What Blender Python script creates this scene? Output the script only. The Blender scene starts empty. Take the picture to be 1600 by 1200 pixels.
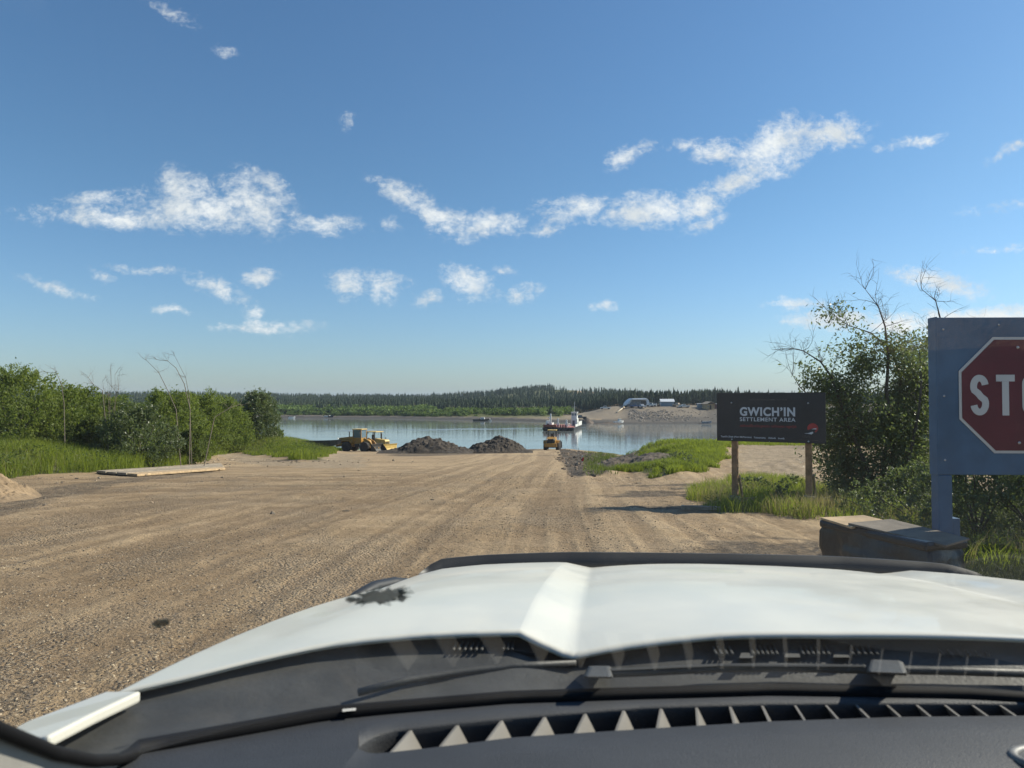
import bpy, math, random
import numpy as np
from mathutils import Vector, Matrix, Euler

R = math.radians
SC = bpy.context.scene
COL = SC.collection
rng = np.random.default_rng(7)
random.seed(7)

# ------------------------------------------------------------------ camera, sky, sun, exposure
EYE = Vector((0.0, 0.0, 10.0))
FPX = 1100.0
PITCH = math.atan(25.0 / FPX)
cd = bpy.data.cameras.new("Camera")
cd.sensor_width = 36.0
cd.lens = 36.0 * FPX / 1600.0
cd.clip_start = 0.02
cd.clip_end = 20000.0
cd.dof.use_dof = True
cd.dof.focus_distance = 16.0
cd.dof.aperture_fstop = 8.0
cam = bpy.data.objects.new("Camera", cd)
COL.objects.link(cam)
cam.location = EYE
cam.rotation_euler = (R(90) + PITCH, 0, 0)
SC.camera = cam

SUN_AZ, SUN_EL = R(72), R(36)
SUN_STRENGTH, SKY_STRENGTH, EXPOSURE = 4.9, 0.077, 0.60
S = Vector((math.sin(SUN_AZ) * math.cos(SUN_EL), math.cos(SUN_AZ) * math.cos(SUN_EL), math.sin(SUN_EL)))
sl = bpy.data.lights.new("sun", 'SUN')
sl.energy = SUN_STRENGTH
sl.angle = R(0.5)
sl.color = (1.0, 0.91, 0.78)
so = bpy.data.objects.new("sun", sl)
COL.objects.link(so)
so.rotation_euler = S.to_track_quat('Z', 'Y').to_euler()

SC.view_settings.view_transform = 'Standard'
SC.view_settings.look = 'None'
SC.view_settings.exposure = EXPOSURE
SC.view_settings.gamma = 1.0
SC.cycles.use_denoising = True
SC.cycles.max_bounces = 8
SC.cycles.transparent_max_bounces = 12
SC.cycles.caustics_reflective = False
SC.cycles.caustics_refractive = False
SC.cycles.sample_clamp_indirect = 6.0


class NT:
    """small node-tree helper"""
    def __init__(self, tree):
        self.t = tree
        tree.nodes.clear()

    def n(self, typ, **kw):
        nd = self.t.nodes.new(typ)
        for k, v in kw.items():
            if k.startswith('i_'):
                key = k[2:]
                key = int(key) if key.isdigit() else key.replace('_', ' ')
                self.put(nd, key, v)
            else:
                setattr(nd, k, v)
        return nd

    def put(self, nd, key, v):
        if isinstance(v, bpy.types.NodeSocket):
            self.t.links.new(v, nd.inputs[key])
        else:
            nd.inputs[key].default_value = v

    def math(self, op, a, b=0.0, c=0.0, clamp=False):
        nd = self.t.nodes.new('ShaderNodeMath')
        nd.operation = op
        nd.use_clamp = clamp
        self.put(nd, 0, a)
        self.put(nd, 1, b)
        self.put(nd, 2, c)
        return nd.outputs[0]

    def sstep(self, x, lo, hi, to0=0.0, to1=1.0):
        nd = self.t.nodes.new('ShaderNodeMapRange')
        nd.interpolation_type = 'SMOOTHSTEP'
        self.put(nd, 0, x)
        self.put(nd, 1, lo)
        self.put(nd, 2, hi)
        self.put(nd, 3, to0)
        self.put(nd, 4, to1)
        return nd.outputs[0]

    def mix(self, f, a, b, blend='MIX'):
        nd = self.t.nodes.new('ShaderNodeMix')
        nd.data_type = 'RGBA'
        nd.blend_type = blend
        self.put(nd, 0, f)
        self.put(nd, 6, a)
        self.put(nd, 7, b)
        return nd.outputs[2]

    def noise(self, vec, scale, detail=4.0, rough=0.55, dist=0.0):
        nd = self.t.nodes.new('ShaderNodeTexNoise')
        if vec is not None:
            self.t.links.new(vec, nd.inputs['Vector'])
        nd.inputs['Scale'].default_value = scale
        nd.inputs['Detail'].default_value = detail
        nd.inputs['Roughness'].default_value = rough
        nd.inputs['Distortion'].default_value = dist
        return nd.outputs['Fac']

    def mapping(self, vec, scale=(1, 1, 1), rot=(0, 0, 0), loc=(0, 0, 0), typ='POINT'):
        nd = self.t.nodes.new('ShaderNodeMapping')
        nd.vector_type = typ
        self.t.links.new(vec, nd.inputs[0])
        nd.inputs['Location'].default_value = loc
        nd.inputs['Rotation'].default_value = rot
        nd.inputs['Scale'].default_value = scale
        return nd.outputs[0]


def rgb(*c):
    return (c[0], c[1], c[2], 1.0)


def build_world():
    w = bpy.data.worlds.new("World")
    SC.world = w
    w.use_nodes = True
    T = NT(w.node_tree)
    sky = T.n('ShaderNodeTexSky')
    sky.sky_type = 'NISHITA'
    sky.sun_disc = False
    sky.sun_elevation = SUN_EL
    sky.sun_rotation = SUN_AZ
    sky.air_density = 1.25
    sky.dust_density = 0.5
    sky.ozone_density = 2.2
    sky.altitude = 0.0
    tc = T.n('ShaderNodeTexCoord')
    sep = T.n('ShaderNodeSeparateXYZ', i_0=tc.outputs['Generated'])
    ymax = T.math('MAXIMUM', sep.outputs[1], 0.02)
    u = T.math('DIVIDE', sep.outputs[0], ymax)
    v = T.math('DIVIDE', sep.outputs[2], ymax)
    uv = T.n('ShaderNodeCombineXYZ', i_0=u, i_1=v).outputs[0]
    # cloud layer coordinates: a flat layer overhead, so clouds foreshorten towards the horizon
    zc = T.math('MAXIMUM', T.math('ADD', sep.outputs[2], 0.06), 0.02)
    lay = T.n('ShaderNodeCombineXYZ', i_0=T.math('DIVIDE', sep.outputs[0], zc), i_1=T.math('DIVIDE', sep.outputs[1], zc)).outputs[0]
    warp = T.n('ShaderNodeTexNoise', i_Scale=9.0, i_Detail=5.0, i_Roughness=0.6)
    T.t.links.new(uv, warp.inputs['Vector'])
    off = T.n('ShaderNodeVectorMath', operation='MULTIPLY_ADD')
    T.put(off, 0, T.n('ShaderNodeVectorMath', operation='SUBTRACT', i_0=warp.outputs['Color'], i_1=(0.5, 0.5, 0.5)).outputs[0])
    T.put(off, 1, (0.09, 0.05, 0.0))
    T.put(off, 2, uv)
    p = off.outputs[0]
    lobes = [  # photo px centre, radii, tilt (deg, clockwise positive), weight
        (200, 333, 200, 20, 0, 1.0), (300, 325, 130, 36, 8, 1.1), (280, 290, 45, 36, 30, 1.0), (390, 318, 80, 40, 20, 1.0), (410, 285, 55, 20, 25, .8), (495, 343, 70, 17, 9, .9),
        (140, 305, 60, 14, -5, .55),
        (635, 302, 75, 22, 24, 1.0), (690, 335, 62, 22, 32, 1.0), (755, 356, 75, 22, -6, 1.0), (610, 345, 30, 11, 0, .6), (850, 355, 30, 14, -10, .8),
        (910, 322, 80, 25, -4, 1.1), (1010, 324, 90, 29, 2, 1.15), (1090, 318, 60, 28, -20, 1.1), (1150, 283, 70, 24, -34, 1.1), (1215, 228, 85, 44, -22, 1.15),
        (1290, 208, 85, 30, -8, 1.1), (1100, 352, 40, 12, -10, .7), (1115, 230, 48, 22, -8, .9), (990, 238, 42, 17, -22, .85), (1055, 222, 30, 12, -10, .7),
        (340, 450, 65, 17, 14, .95), (408, 429, 38, 13, 4, .9), (415, 509, 85, 11, 2, .9), (395, 483, 20, 16, 0, .7), (272, 484, 32, 7, 5, .8),
        (545, 450, 36, 25, -20, .95), (598, 450, 36, 27, 10, .9), (728, 440, 48, 32, 20, .95), (662, 470, 28, 14, -8, .85), (810, 457, 40, 20, -8, .95), (790, 420, 25, 8, 10, .6),
        (85, 448, 60, 11, 12, .75), (230, 421, 55, 9, 10, .7), (165, 425, 22, 11, 30, .6), (935, 482, 26, 10, 5, .75),
        (1470, 438, 95, 20, 12, 1.3), (1530, 500, 130, 24, -5, 1.7), (1400, 508, 90, 20, 0, 1.5), (1300, 503, 80, 18, 2, 1.4), (1250, 478, 60, 9, 0, .7), (1590, 230, 50, 9, -28, .8), (1420, 222, 55, 11, -12, .8),
        (265, 15, 50, 12, 28, .7), (343, 76, 20, 9, 10, .55), (540, 185, 12, 14, 10, .5), (1570, 320, 60, 10, -10, .4), (1560, 385, 60, 8, -8, .4),
    ]
    best = None
    for (cx, cy, rx, ry, rot, wt) in lobes:
        m = T.mapping(p, scale=(rx * 1.1 / FPX, ry * 1.15 / FPX, 1), rot=(0, 0, R(-rot)), loc=((cx - 800) / FPX, (625 - cy) / FPX, 0), typ='TEXTURE')
        ln = T.n('ShaderNodeVectorMath', operation='LENGTH', i_0=m).outputs['Value']
        val = T.math('MULTIPLY_ADD', ln, -wt, wt)
        best = val if best is None else T.math('MAXIMUM', best, val)
    best = T.math('MAXIMUM', best, -0.6)
    fb = T.noise(T.mapping(uv, scale=(1, 1.5, 1)), 24.0, 9.0, 0.68, 0.4)
    fib = T.noise(T.mapping(lay, scale=(1, 1, 1), rot=(0, 0, R(25))), 5.0, 8.0, 0.65, 0.6)
    fb2 = T.noise(T.mapping(uv, scale=(1, 1.3, 1)), 85.0, 6.0, 0.65, 0.3)
    dn = T.math('ADD', T.math('MULTIPLY', best, 1.15), T.math('MULTIPLY', T.math('SUBTRACT', fb, 0.5), 2.2))
    dn = T.math('ADD', dn, T.math('MULTIPLY', T.math('SUBTRACT', fb2, 0.5), 1.7))
    dn = T.math('ADD', dn, T.math('MULTIPLY', T.math('SUBTRACT', fib, 0.5), 0.6))
    dens = T.sstep(dn, -0.05, 1.45, 0.0, 0.97)
    ahead = T.sstep(sep.outputs[1], 0.03, 0.15)
    dens = T.math('MULTIPLY', dens, ahead)
    dens = T.math('MULTIPLY', dens, T.sstep(best, -0.15, 0.15))
    # thin veil of haze in the far air, stronger towards the sun and the horizon
    body = T.noise(uv, 15.0, 5.0, 0.6)
    ccol = T.mix(T.sstep(body, 0.35, 0.65), rgb(6.8, 7.1, 7.5), rgb(8.8, 8.9, 9.1))
    tint = T.mix(T.sstep(sep.outputs[2], -0.02, 0.32), rgb(.70, .91, 1.33), rgb(.62, .86, 1.08))
    blue = T.mix(1.0, sky.outputs[0], tint, 'MULTIPLY')
    col = T.mix(dens, blue, ccol)
    bg = T.n('ShaderNodeBackground', i_Color=col, i_Strength=SKY_STRENGTH)
    out = T.n('ShaderNodeOutputWorld')
    T.t.links.new(bg.outputs[0], out.inputs[0])
    w.cycles.sampling_method = 'MANUAL'
    w.cycles.sample_map_resolution = 512


build_world()

# ------------------------------------------------------------------ helpers


def at(px, py, d):
    """world point that the photo shows at (px, py), at distance d along +Y"""
    u, v = (px - 800.0) / FPX, (600.0 - py) / FPX
    ca, sa = math.cos(PITCH), math.sin(PITCH)
    dy, dz = ca - v * sa, sa + v * ca
    return Vector((u * d / dy, d, EYE.z + dz * d / dy))


SLOPE, GZ0 = 0.057, 8.33


def atg(px, py):
    """point of the sloping base ground seen at (px, py)"""
    p1 = at(px, py, 1.0)
    k = (p1.z - EYE.z)
    d = (EYE.z - GZ0) / (-k - SLOPE)
    return at(px, py, d)


def tag(o, label=None, cat=None, group=None, kind=None):
    if label: o['label'] = label
    if cat: o['category'] = cat
    if group: o['group'] = group
    if kind: o['kind'] = kind
    return o


def empty(name, loc=(0, 0, 0), rz=0.0, label=None, cat=None, group=None):
    o = bpy.data.objects.new(name, None)
    COL.objects.link(o)
    o.location = loc
    o.rotation_euler = (0, 0, rz)
    o.empty_display_size = 0.3
    return tag(o, label, cat, group)


def copy_tree(o, parent=None):
    c = o.copy()
    COL.objects.link(c)
    if parent is not None:
        c.parent = parent
    for ch in list(o.children):
        copy_tree(ch, c)
    return c


def link_mesh(name, me, mat=None, parent=None):
    o = bpy.data.objects.new(name, me)
    COL.objects.link(o)
    if mat is not None:
        me.materials.append(mat)
    if parent is not None:
        o.parent = parent
    return o


def mesh_np(name, V, F, mat=None, parent=None, smooth=False, attrs=None):
    """V (n,3), F (m,k) arrays -> mesh object; attrs: per-vertex floats"""
    V = np.ascontiguousarray(V, dtype=np.float32)
    F = np.ascontiguousarray(F, dtype=np.int32)
    me = bpy.data.meshes.new(name)
    m, k = F.shape
    me.vertices.add(len(V))
    me.vertices.foreach_set('co', V.ravel())
    me.loops.add(m * k)
    me.loops.foreach_set('vertex_index', F.ravel())
    me.polygons.add(m)
    me.polygons.foreach_set('loop_start', np.arange(0, m * k, k, dtype=np.int32))
    me.polygons.foreach_set('loop_total', np.full(m, k, dtype=np.int32))
    me.polygons.foreach_set('use_smooth', np.full(m, smooth, dtype=bool))
    for nm, arr in (attrs or {}).items():
        a = me.attributes.new(nm, 'FLOAT', 'POINT')
        a.data.foreach_set('value', np.ascontiguousarray(arr, dtype=np.float32))
    me.update(calc_edges=True)
    return link_mesh(name, me, mat, parent)


class MB:
    """collects shapes into one mesh object"""
    def __init__(self):
        self.v, self.f = [], []

    def add(self, vs, fs, mat=None):
        b = len(self.v)
        for p in vs:
            p = Vector(p)
            self.v.append(tuple(mat @ p if mat is not None else p))
        self.f += [tuple(b + i for i in q) for q in fs]
        return self

    def box(self, c, s, rot=(0, 0, 0), taper=(1, 1)):
        x, y, z = s[0] / 2, s[1] / 2, s[2] / 2
        tx, ty = taper
        vs = [(-x, -y, -z), (x, -y, -z), (x, y, -z), (-x, y, -z), (-x * tx, -y * ty, z), (x * tx, -y * ty, z), (x * tx, y * ty, z), (-x * tx, y * ty, z)]
        m = Matrix.Translation(c) @ Euler(rot).to_matrix().to_4x4()
        return self.add(vs, [(0, 3, 2, 1), (4, 5, 6, 7), (0, 1, 5, 4), (1, 2, 6, 5), (2, 3, 7, 6), (3, 0, 4, 7)], m)

    def hexa(self, b, t):
        """eight corners: four below, four above, same order"""
        return self.add(list(b) + list(t), [(0, 3, 2, 1), (4, 5, 6, 7), (0, 1, 5, 4), (1, 2, 6, 5), (2, 3, 7, 6), (3, 0, 4, 7)])

    def prism(self, poly, a0, a1, axis='X'):
        """polygon in the plane across axis, extruded from a0 to a1"""
        n = len(poly)
        def P(p, a):
            return {'X': (a, p[0], p[1]), 'Y': (p[0], a, p[1]), 'Z': (p[0], p[1], a)}[axis]
        vs = [P(p, a0) for p in poly] + [P(p, a1) for p in poly]
        fs = [tuple(range(n - 1, -1, -1)), tuple(range(n, 2 * n))]
        fs += [(i, (i + 1) % n, n + (i + 1) % n, n + i) for i in range(n)]
        return self.add(vs, fs)

    def tube(self, pts, rad, n=8, caps=True):
        pts = [Vector(p) for p in pts]
        if not hasattr(rad, '__len__'):
            rad = [rad] * len(pts)
        vs, fs = [], []
        up = None
        for i, p in enumerate(pts):
            d = (pts[min(i + 1, len(pts) - 1)] - pts[max(i - 1, 0)])
            if d.length < 1e-9: d = Vector((0, 0, 1))
            d.normalize()
            if up is None or abs(up.dot(d)) > .98:
                up = Vector((0, 0, 1)) if abs(d.z) < .9 else Vector((1, 0, 0))
            a = d.cross(up).normalized()
            b = a.cross(d).normalized()
            up = b
            for k in range(n):
                an = 2 * math.pi * k / n
                vs.append(p + (a * math.cos(an) + b * math.sin(an)) * rad[i])
        for i in range(len(pts) - 1):
            for k in range(n):
                k2 = (k + 1) % n
                fs.append((i * n + k, i * n + k2, (i + 1) * n + k2, (i + 1) * n + k))
        if caps:
            fs.append(tuple(range(n - 1, -1, -1)))
            fs.append(tuple(range((len(pts) - 1) * n, len(pts) * n)))
        return self.add(vs, fs)

    def lathe(self, prof, c, axis='X', n=24):
        """profile of (radius, along) turned about an axis through c"""
        vs, fs = [], []
        for r, a in prof:
            for k in range(n):
                an = 2 * math.pi * k / n
                y, z = r * math.cos(an), r * math.sin(an)
                q = {'X': (a, y, z), 'Y': (y, a, z), 'Z': (y, z, a)}[axis]
                vs.append((q[0] + c[0], q[1] + c[1], q[2] + c[2]))
        for i in range(len(prof) - 1):
            for k in range(n):
                k2 = (k + 1) % n
                fs.append((i * n + k, i * n + k2, (i + 1) * n + k2, (i + 1) * n + k))
        fs.append(tuple(range(n)))
        fs.append(tuple(range((len(prof) - 1) * n, len(prof) * n)))
        return self.add(vs, fs)

    def build(self, name, mat, parent=None, bevel=0.0, smooth=False, seg=2):
        me = bpy.data.meshes.new(name)
        me.from_pydata(self.v, [], self.f)
        me.validate()
        me.update()
        o = link_mesh(name, me, mat, parent)
        if smooth:
            for p in me.polygons: p.use_smooth = True
        if bevel:
            b = o.modifiers.new("bevel", 'BEVEL')
            b.width = bevel
            b.segments = seg
            b.limit_method = 'ANGLE'
            b.angle_limit = R(35)
            b.harden_normals = False
        return o


# value noise in numpy -------------------------------------------------
def _hash(ix, iy, seed):
    h = (ix.astype(np.int64) * 374761393 + iy.astype(np.int64) * 668265263 + seed * 1442695041) & 0xffffffff
    h = ((h ^ (h >> 13)) * 1274126177) & 0xffffffff
    return ((h ^ (h >> 16)) & 0xffff) / 65535.0


def vnoise(x, y, seed=0):
    ix, iy = np.floor(x), np.floor(y)
    fx, fy = x - ix, y - iy
    fx, fy = fx * fx * (3 - 2 * fx), fy * fy * (3 - 2 * fy)
    a, b = _hash(ix, iy, seed), _hash(ix + 1, iy, seed)
    c, d = _hash(ix, iy + 1, seed), _hash(ix + 1, iy + 1, seed)
    return (a + (b - a) * fx) * (1 - fy) + (c + (d - c) * fx) * fy


def fbm(x, y, seed=0, oct=4, gain=.5):
    s, a, t = 0.0, 1.0, 0.0
    for i in range(oct):
        s = s + a * vnoise(x * 2 ** i, y * 2 ** i, seed + i * 17)
        t += a
        a *= gain
    return s / t


def sst(x, a, b):
    t = np.clip((x - a) / (b - a), 0, 1)
    return t * t * (3 - 2 * t)


def poly_sd(x, y, poly):
    """signed distance to polygon, positive inside"""
    x, y = np.asarray(x, float), np.asarray(y, float)
    d2 = np.full(x.shape, 1e18)
    ins = np.zeros(x.shape, bool)
    n = len(poly)
    for i in range(n):
        ax, ay = poly[i]
        bx, by = poly[(i + 1) % n]
        ex, ey = bx - ax, by - ay
        wx, wy = x - ax, y - ay
        t = np.clip((wx * ex + wy * ey) / (ex * ex + ey * ey + 1e-12), 0, 1)
        d2 = np.minimum(d2, (wx - ex * t) ** 2 + (wy - ey * t) ** 2)
        c = (ay > y) != (by > y)
        with np.errstate(divide='ignore', invalid='ignore'):
            xi = (bx - ax) * (y - ay) / (by - ay + 1e-18) + ax
        ins ^= c & (x < xi)
    return np.where(ins, 1, -1) * np.sqrt(d2)


def nsd(x, y, poly, amp=2.4, fx=.5, fy=.35, seed=101):
    """signed distance with a ragged, natural edge"""
    x, y = np.asarray(x, float), np.asarray(y, float)
    return poly_sd(x, y, poly) + (fbm(x * fx, y * fy, seed, 4) - .5) * amp


# ------------------------------------------------------------------ materials
def principled(name, color, rough=0.7, metal=0.0, var=0.25, vscale=3.0, bump=0.0, bscale=20.0, spec=0.5, dirt=None, dirt_amt=0.0, coat=0.0, rough_var=0.0):
    m = bpy.data.materials.new(name)
    m.use_nodes = True
    T = NT(m.node_tree)
    tc = T.n('ShaderNodeTexCoord')
    p = tc.outputs['Object']
    nz = T.noise(p, vscale, 6.0, 0.6)
    lo = rgb(*[c * (1 - var) for c in color])
    hi = rgb(*[min(1, c * (1 + var)) for c in color])
    col = T.mix(T.sstep(nz, 0.3, 0.7), lo, hi)
    if dirt is not None:
        dz = T.noise(p, vscale * .6 + .3, 7.0, 0.65, 0.5)
        col = T.mix(T.sstep(dz, 0.62 - dirt_amt * .35, 0.72, 0, min(1, dirt_amt * 1.2)), col, rgb(*dirt))
    b = T.n('ShaderNodeBsdfPrincipled', i_Base_Color=col, i_Roughness=rough, i_Metallic=metal)
    b.inputs['Specular IOR Level'].default_value = spec
    b.inputs['Coat Weight'].default_value = coat
    b.inputs['Coat Roughness'].default_value = 0.05
    if rough_var:
        T.put(b, 'Roughness', T.sstep(T.noise(p, vscale * 2, 5.0), 0.3, 0.7, max(0, rough - rough_var), min(1, rough + rough_var)))
    if bump:
        bn = T.n('ShaderNodeBump', i_Strength=bump, i_Distance=0.01, i_Height=T.noise(p, bscale, 6.0, 0.6))
        T.put(b, 'Normal', bn.outputs[0])
    o = T.n('ShaderNodeOutputMaterial')
    T.t.links.new(b.outputs[0], o.inputs[0])
    return m


def leaf_mat(name, dark, light, trans=0.35, rough=0.5, glossy=0.3, clump=0.6):
    m = bpy.data.materials.new(name)
    m.use_nodes = True
    T = NT(m.node_tree)
    at_ = T.n('ShaderNodeAttribute', attribute_name='rnd')
    geo = T.n('ShaderNodeNewGeometry')
    oi = T.n('ShaderNodeObjectInfo')
    big = T.noise(geo.outputs['Position'], clump, 3.0)
    f = T.math('ADD', T.math('MULTIPLY', at_.outputs['Fac'], 0.55), T.math('MULTIPLY', T.sstep(big, 0.3, 0.7), 0.45))
    f = T.math('ADD', f, T.math('MULTIPLY', T.math('SUBTRACT', oi.outputs['Random'], 0.5), 0.25), clamp=True)
    col = T.mix(f, rgb(*dark), rgb(*light))
    b = T.n('ShaderNodeBsdfPrincipled', i_Base_Color=col, i_Roughness=rough)
    b.inputs['Specular IOR Level'].default_value = glossy
    tcol = T.mix(0.5, col, rgb(light[0] * 1.3, light[1] * 1.4, light[2] * .6))
    tr = T.n('ShaderNodeBsdfTranslucent', i_Color=tcol)
    ms = T.n('ShaderNodeMixShader', i_0=trans)
    T.t.links.new(b.outputs[0], ms.inputs[1])
    T.t.links.new(tr.outputs[0], ms.inputs[2])
    o = T.n('ShaderNodeOutputMaterial')
    T.t.links.new(ms.outputs[0], o.inputs[0])
    return m


def glass_mat(name, tint=(0.9, 0.95, 0.93), dust=0.0):
    """a thin pane: clear, with mirror reflection rising towards grazing angles, a little dust"""
    m = bpy.data.materials.new(name)
    m.use_nodes = True
    T = NT(m.node_tree)
    lw = T.n('ShaderNodeLayerWeight', i_Blend=0.5)
    fz = T.math('POWER', lw.outputs['Facing'], 5.0)
    refl = T.math('MULTIPLY_ADD', fz, 0.40, 0.028)
    tr = T.n('ShaderNodeBsdfTransparent', i_Color=rgb(*tint))
    gl = T.n('ShaderNodeBsdfGlossy', i_Roughness=0.0, i_Color=rgb(1, 1, 1))
    ms = T.n('ShaderNodeMixShader', i_0=refl)
    T.t.links.new(tr.outputs[0], ms.inputs[1])
    T.t.links.new(gl.outputs[0], ms.inputs[2])
    last = ms.outputs[0]
    if dust:
        tc = T.n('ShaderNodeTexCoord')
        d1 = T.noise(T.mapping(tc.outputs['Object'], scale=(1, .5, .5)), 2.6, 5.0, 0.55, 0.8)
        d2 = T.noise(tc.outputs['Object'], 900.0, 2.0)
        am = T.math('MULTIPLY', T.sstep(d1, 0.42, 0.75, 0.15, 1.0), T.sstep(d2, 0.35, 0.75, 0.5, 1.2))
        df = T.n('ShaderNodeBsdfDiffuse', i_Color=rgb(.75, .72, .65))
        tl = T.n('ShaderNodeBsdfTranslucent', i_Color=rgb(.75, .72, .65))
        dd = T.n('ShaderNodeAddShader')
        T.t.links.new(df.outputs[0], dd.inputs[0])
        T.t.links.new(tl.outputs[0], dd.inputs[1])
        m2 = T.n('ShaderNodeMixShader', i_0=T.math('MULTIPLY', am, dust))
        T.t.links.new(last, m2.inputs[1])
        T.t.links.new(dd.outputs[0], m2.inputs[2])
        last = m2.outputs[0]
    o = T.n('ShaderNodeOutputMaterial')
    T.t.links.new(last, o.inputs[0])
    return m

# ------------------------------------------------------------------ the ground
T_E = [-2, -.6, -.34, -.25, -.15, 0.0, .05, .075, .10, .14, .168, .2, .24, .5, .7, 2]
Y_E = [80, 85, 100, 118, 124, 128, 137, 139, 118, 92, 74, 64, 66, 68, 62, 60]
T_S = [-2, -.6, -.336, -.18, -.09, 0.0, .045, .09, .12, .145, .29, .6, 2]
Y_S = [395, 395, 392, 378, 352, 335, 318, 308, 296, 290, 290, 300, 310]


def G(*pts):
    return [tuple(atg(*p)[:2]) for p in pts]


# outlines on the ground, from the photograph
BENCH = G((-420, 800), (-60, 757), (20, 750), (60, 748), (150, 742), (240, 733), (318, 724), (345, 711), (372, 710), (430, 716), (470, 722), (508, 717), (520, 707), (548, 702))
BENCH += [(-26, 140), (-150, 150), (-150, 40)]
SAND_L = G((330, 712), (372, 708), (430, 716), (470, 722), (505, 716), (520, 707), (556, 710), (570, 720), (560, 733), (500, 734), (420, 728), (350, 720))
HUMP = G((955, 742), (985, 738), (1030, 747), (1075, 748), (1110, 742), (1132, 730), (1140, 718)) + [(13.5, 52), (11.5, 58), (9.6, 55), (9.1, 46), (8.0, 40)]
ROUGH_R = G((882, 742), (905, 747), (960, 742), (985, 735), (1000, 722), (985, 712)) + [(11.5, 70), (9.7, 122), (9.5, 139), (8.9, 137)]
MUD_M = G((600, 713), (640, 714), (800, 708), (850, 702)) + [(6.0, 133), (0, 131), (-20, 124), (-21, 112)]
GRASS_R = G((1085, 770), (1150, 752), (1200, 748), (1240, 752), (1290, 770), (1340, 775), (1420, 790), (1480, 850), (1640, 880), (1640, 930), (1510, 900), (1380, 835), (1300, 812), (1240, 812), (1180, 800), (1120, 800), (1095, 788))
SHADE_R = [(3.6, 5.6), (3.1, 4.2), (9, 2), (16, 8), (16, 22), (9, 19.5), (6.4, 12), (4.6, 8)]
SANDY_R = G((1140, 700), (1295, 703), (1300, 745), (1200, 746), (1150, 750), (1120, 768), (1100, 760), (1135, 735))


def hump_h(x, y):
    sd = poly_sd(x, y, HUMP)
    return .62 * sst(sd, -1.2, 3.0) * (0.85 + .3 * fbm(x * .35, y * .2, 5, 3))


def pathx(y):
    """centre line of the driven track, from below the truck to the machine at the water"""
    return 7.0 * sst(y, -20, 125) - 0.5


def H(x, y, fine=True):
    x, y = np.asarray(x, float), np.asarray(y, float)
    t = x / np.maximum(y, 1.0)
    t = np.where(y < 1, np.sign(x) * np.minimum(2, np.abs(x)), t)
    near = GZ0 - SLOPE * np.maximum(y, -30)
    # left grassy bench, right plateau and hump
    bn = poly_sd(x, y, BENCH)
    near = near + sst(bn, -1.5, 8.0) * (1.15 + sst(y, 30, 95) * .75)
    plate = sst(x, 9.8, 13.5) * sst(y, 26, 40) * (1 - sst(y, 63, 72))
    near = near * (1 - plate) + np.maximum(near, 6.32 + 0 * x) * plate
    near = near + hump_h(x, y)
    rr = poly_sd(x, y, ROUGH_R)
    near = near + sst(rr, -.3, 1.2) * (.5 * (fbm(x * .9, y * .45, 8, 4) - .42))
    # the near bank falls into the river
    ye = np.interp(t, T_E, Y_E) + (fbm(x * .12, y * .12, 21, 3) - .5) * 5
    ov = np.maximum(y - ye, 0)
    near = near - ov * .42 - sst(ov, 0, 3) * .2
    if fine:
        fade = np.clip(1 - np.hypot(x, y) / 140, 0, 1)
        near = near + (fbm(x * .35, y * .35, 3, 4) - .5) * .22 * sst(np.hypot(x, y), 4, 12) * fade
        s = x - pathx(y) + (vnoise(x * .07, y * .07, 9) - .5) * 1.6
        rut = fbm(s * 2.6, y * .05, 11, 3)
        rut2 = fbm(s * 7.0, y * .06, 14, 2)
        # tracks that sweep off to the left beyond the truck
        a = np.hypot(x + 6, y - 4)
        sw = fbm(a * 1.6 + .4 * vnoise(x * .1, y * .1, 4), x * .03, 12, 3)
        wl = sst(-x, 1.5, 9) * sst(y, 12, 26)
        track = rut * (1 - wl) + sw * wl
        road = 1 - sst(bn, -.5, .5)
        near = near + road * fade * ((track - .5) * .065 * (1 - .65 * sst(x, 2, 4)) + (rut2 - .5) * .03 * (1 - wl))
        near = near + road * fade * (fbm(x * 2.6, y * 2.6, 15, 4) - .5) * (.055 + .07 * sst(x, 2, 4.5))
        near = near + sst(np.hypot(x - 13, y - 33), 14, 8) * plate * (fbm(x * .8 - y * .5, (x + y) * .22, 31, 3) - .5) * .5
    # the far bank
    s = y - np.interp(t, T_S, Y_S) - (fbm(x * .03, y * .03, 33, 3) - .5) * 12
    L = np.interp(s, [-60, 0, 16, 60, 500, 900], [-4, 0, 1.35, 2.6, 7.5, 10])
    Rr = np.interp(s, [-60, 0, 8, 16, 60, 100, 400, 900], [-4, 0, .55, 1.1, 6.9, 7.2, 8.5, 11])
    ramp = np.interp(s, [-60, 0, 10, 70, 100, 400, 900], [-4, 0, .4, 6.2, 7.0, 8.5, 11])
    w = sst(t, .085, .165)
    cut = np.exp(-((t - .145) / .018) ** 2) * sst(s, -5, 5)
    far = L * (1 - w) + Rr * w
    far = far * (1 - cut * .55) + ramp * cut * .55
    far = far + 14.5 * np.exp(-((t - .06) / .12) ** 2) * sst(s, 180, 560) + 2.5 * sst(-t, 0, .2) * sst(s, 150, 500)
    far = far + 5.0 * sst(-t, .1, .6) * sst(s, 300, 600)
    if fine:
        far = far + sst(s, 2, 20) * ((fbm(x * .05, y * .05, 41, 4) - .5) * 1.2 + (fbm(x * .3, y * .3, 42, 3) - .5) * .4)
    return np.maximum(np.maximum(near, far), -3.2)


def hz(x, y):
    return float(H(np.array([x]), np.array([y]))[0])


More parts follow.
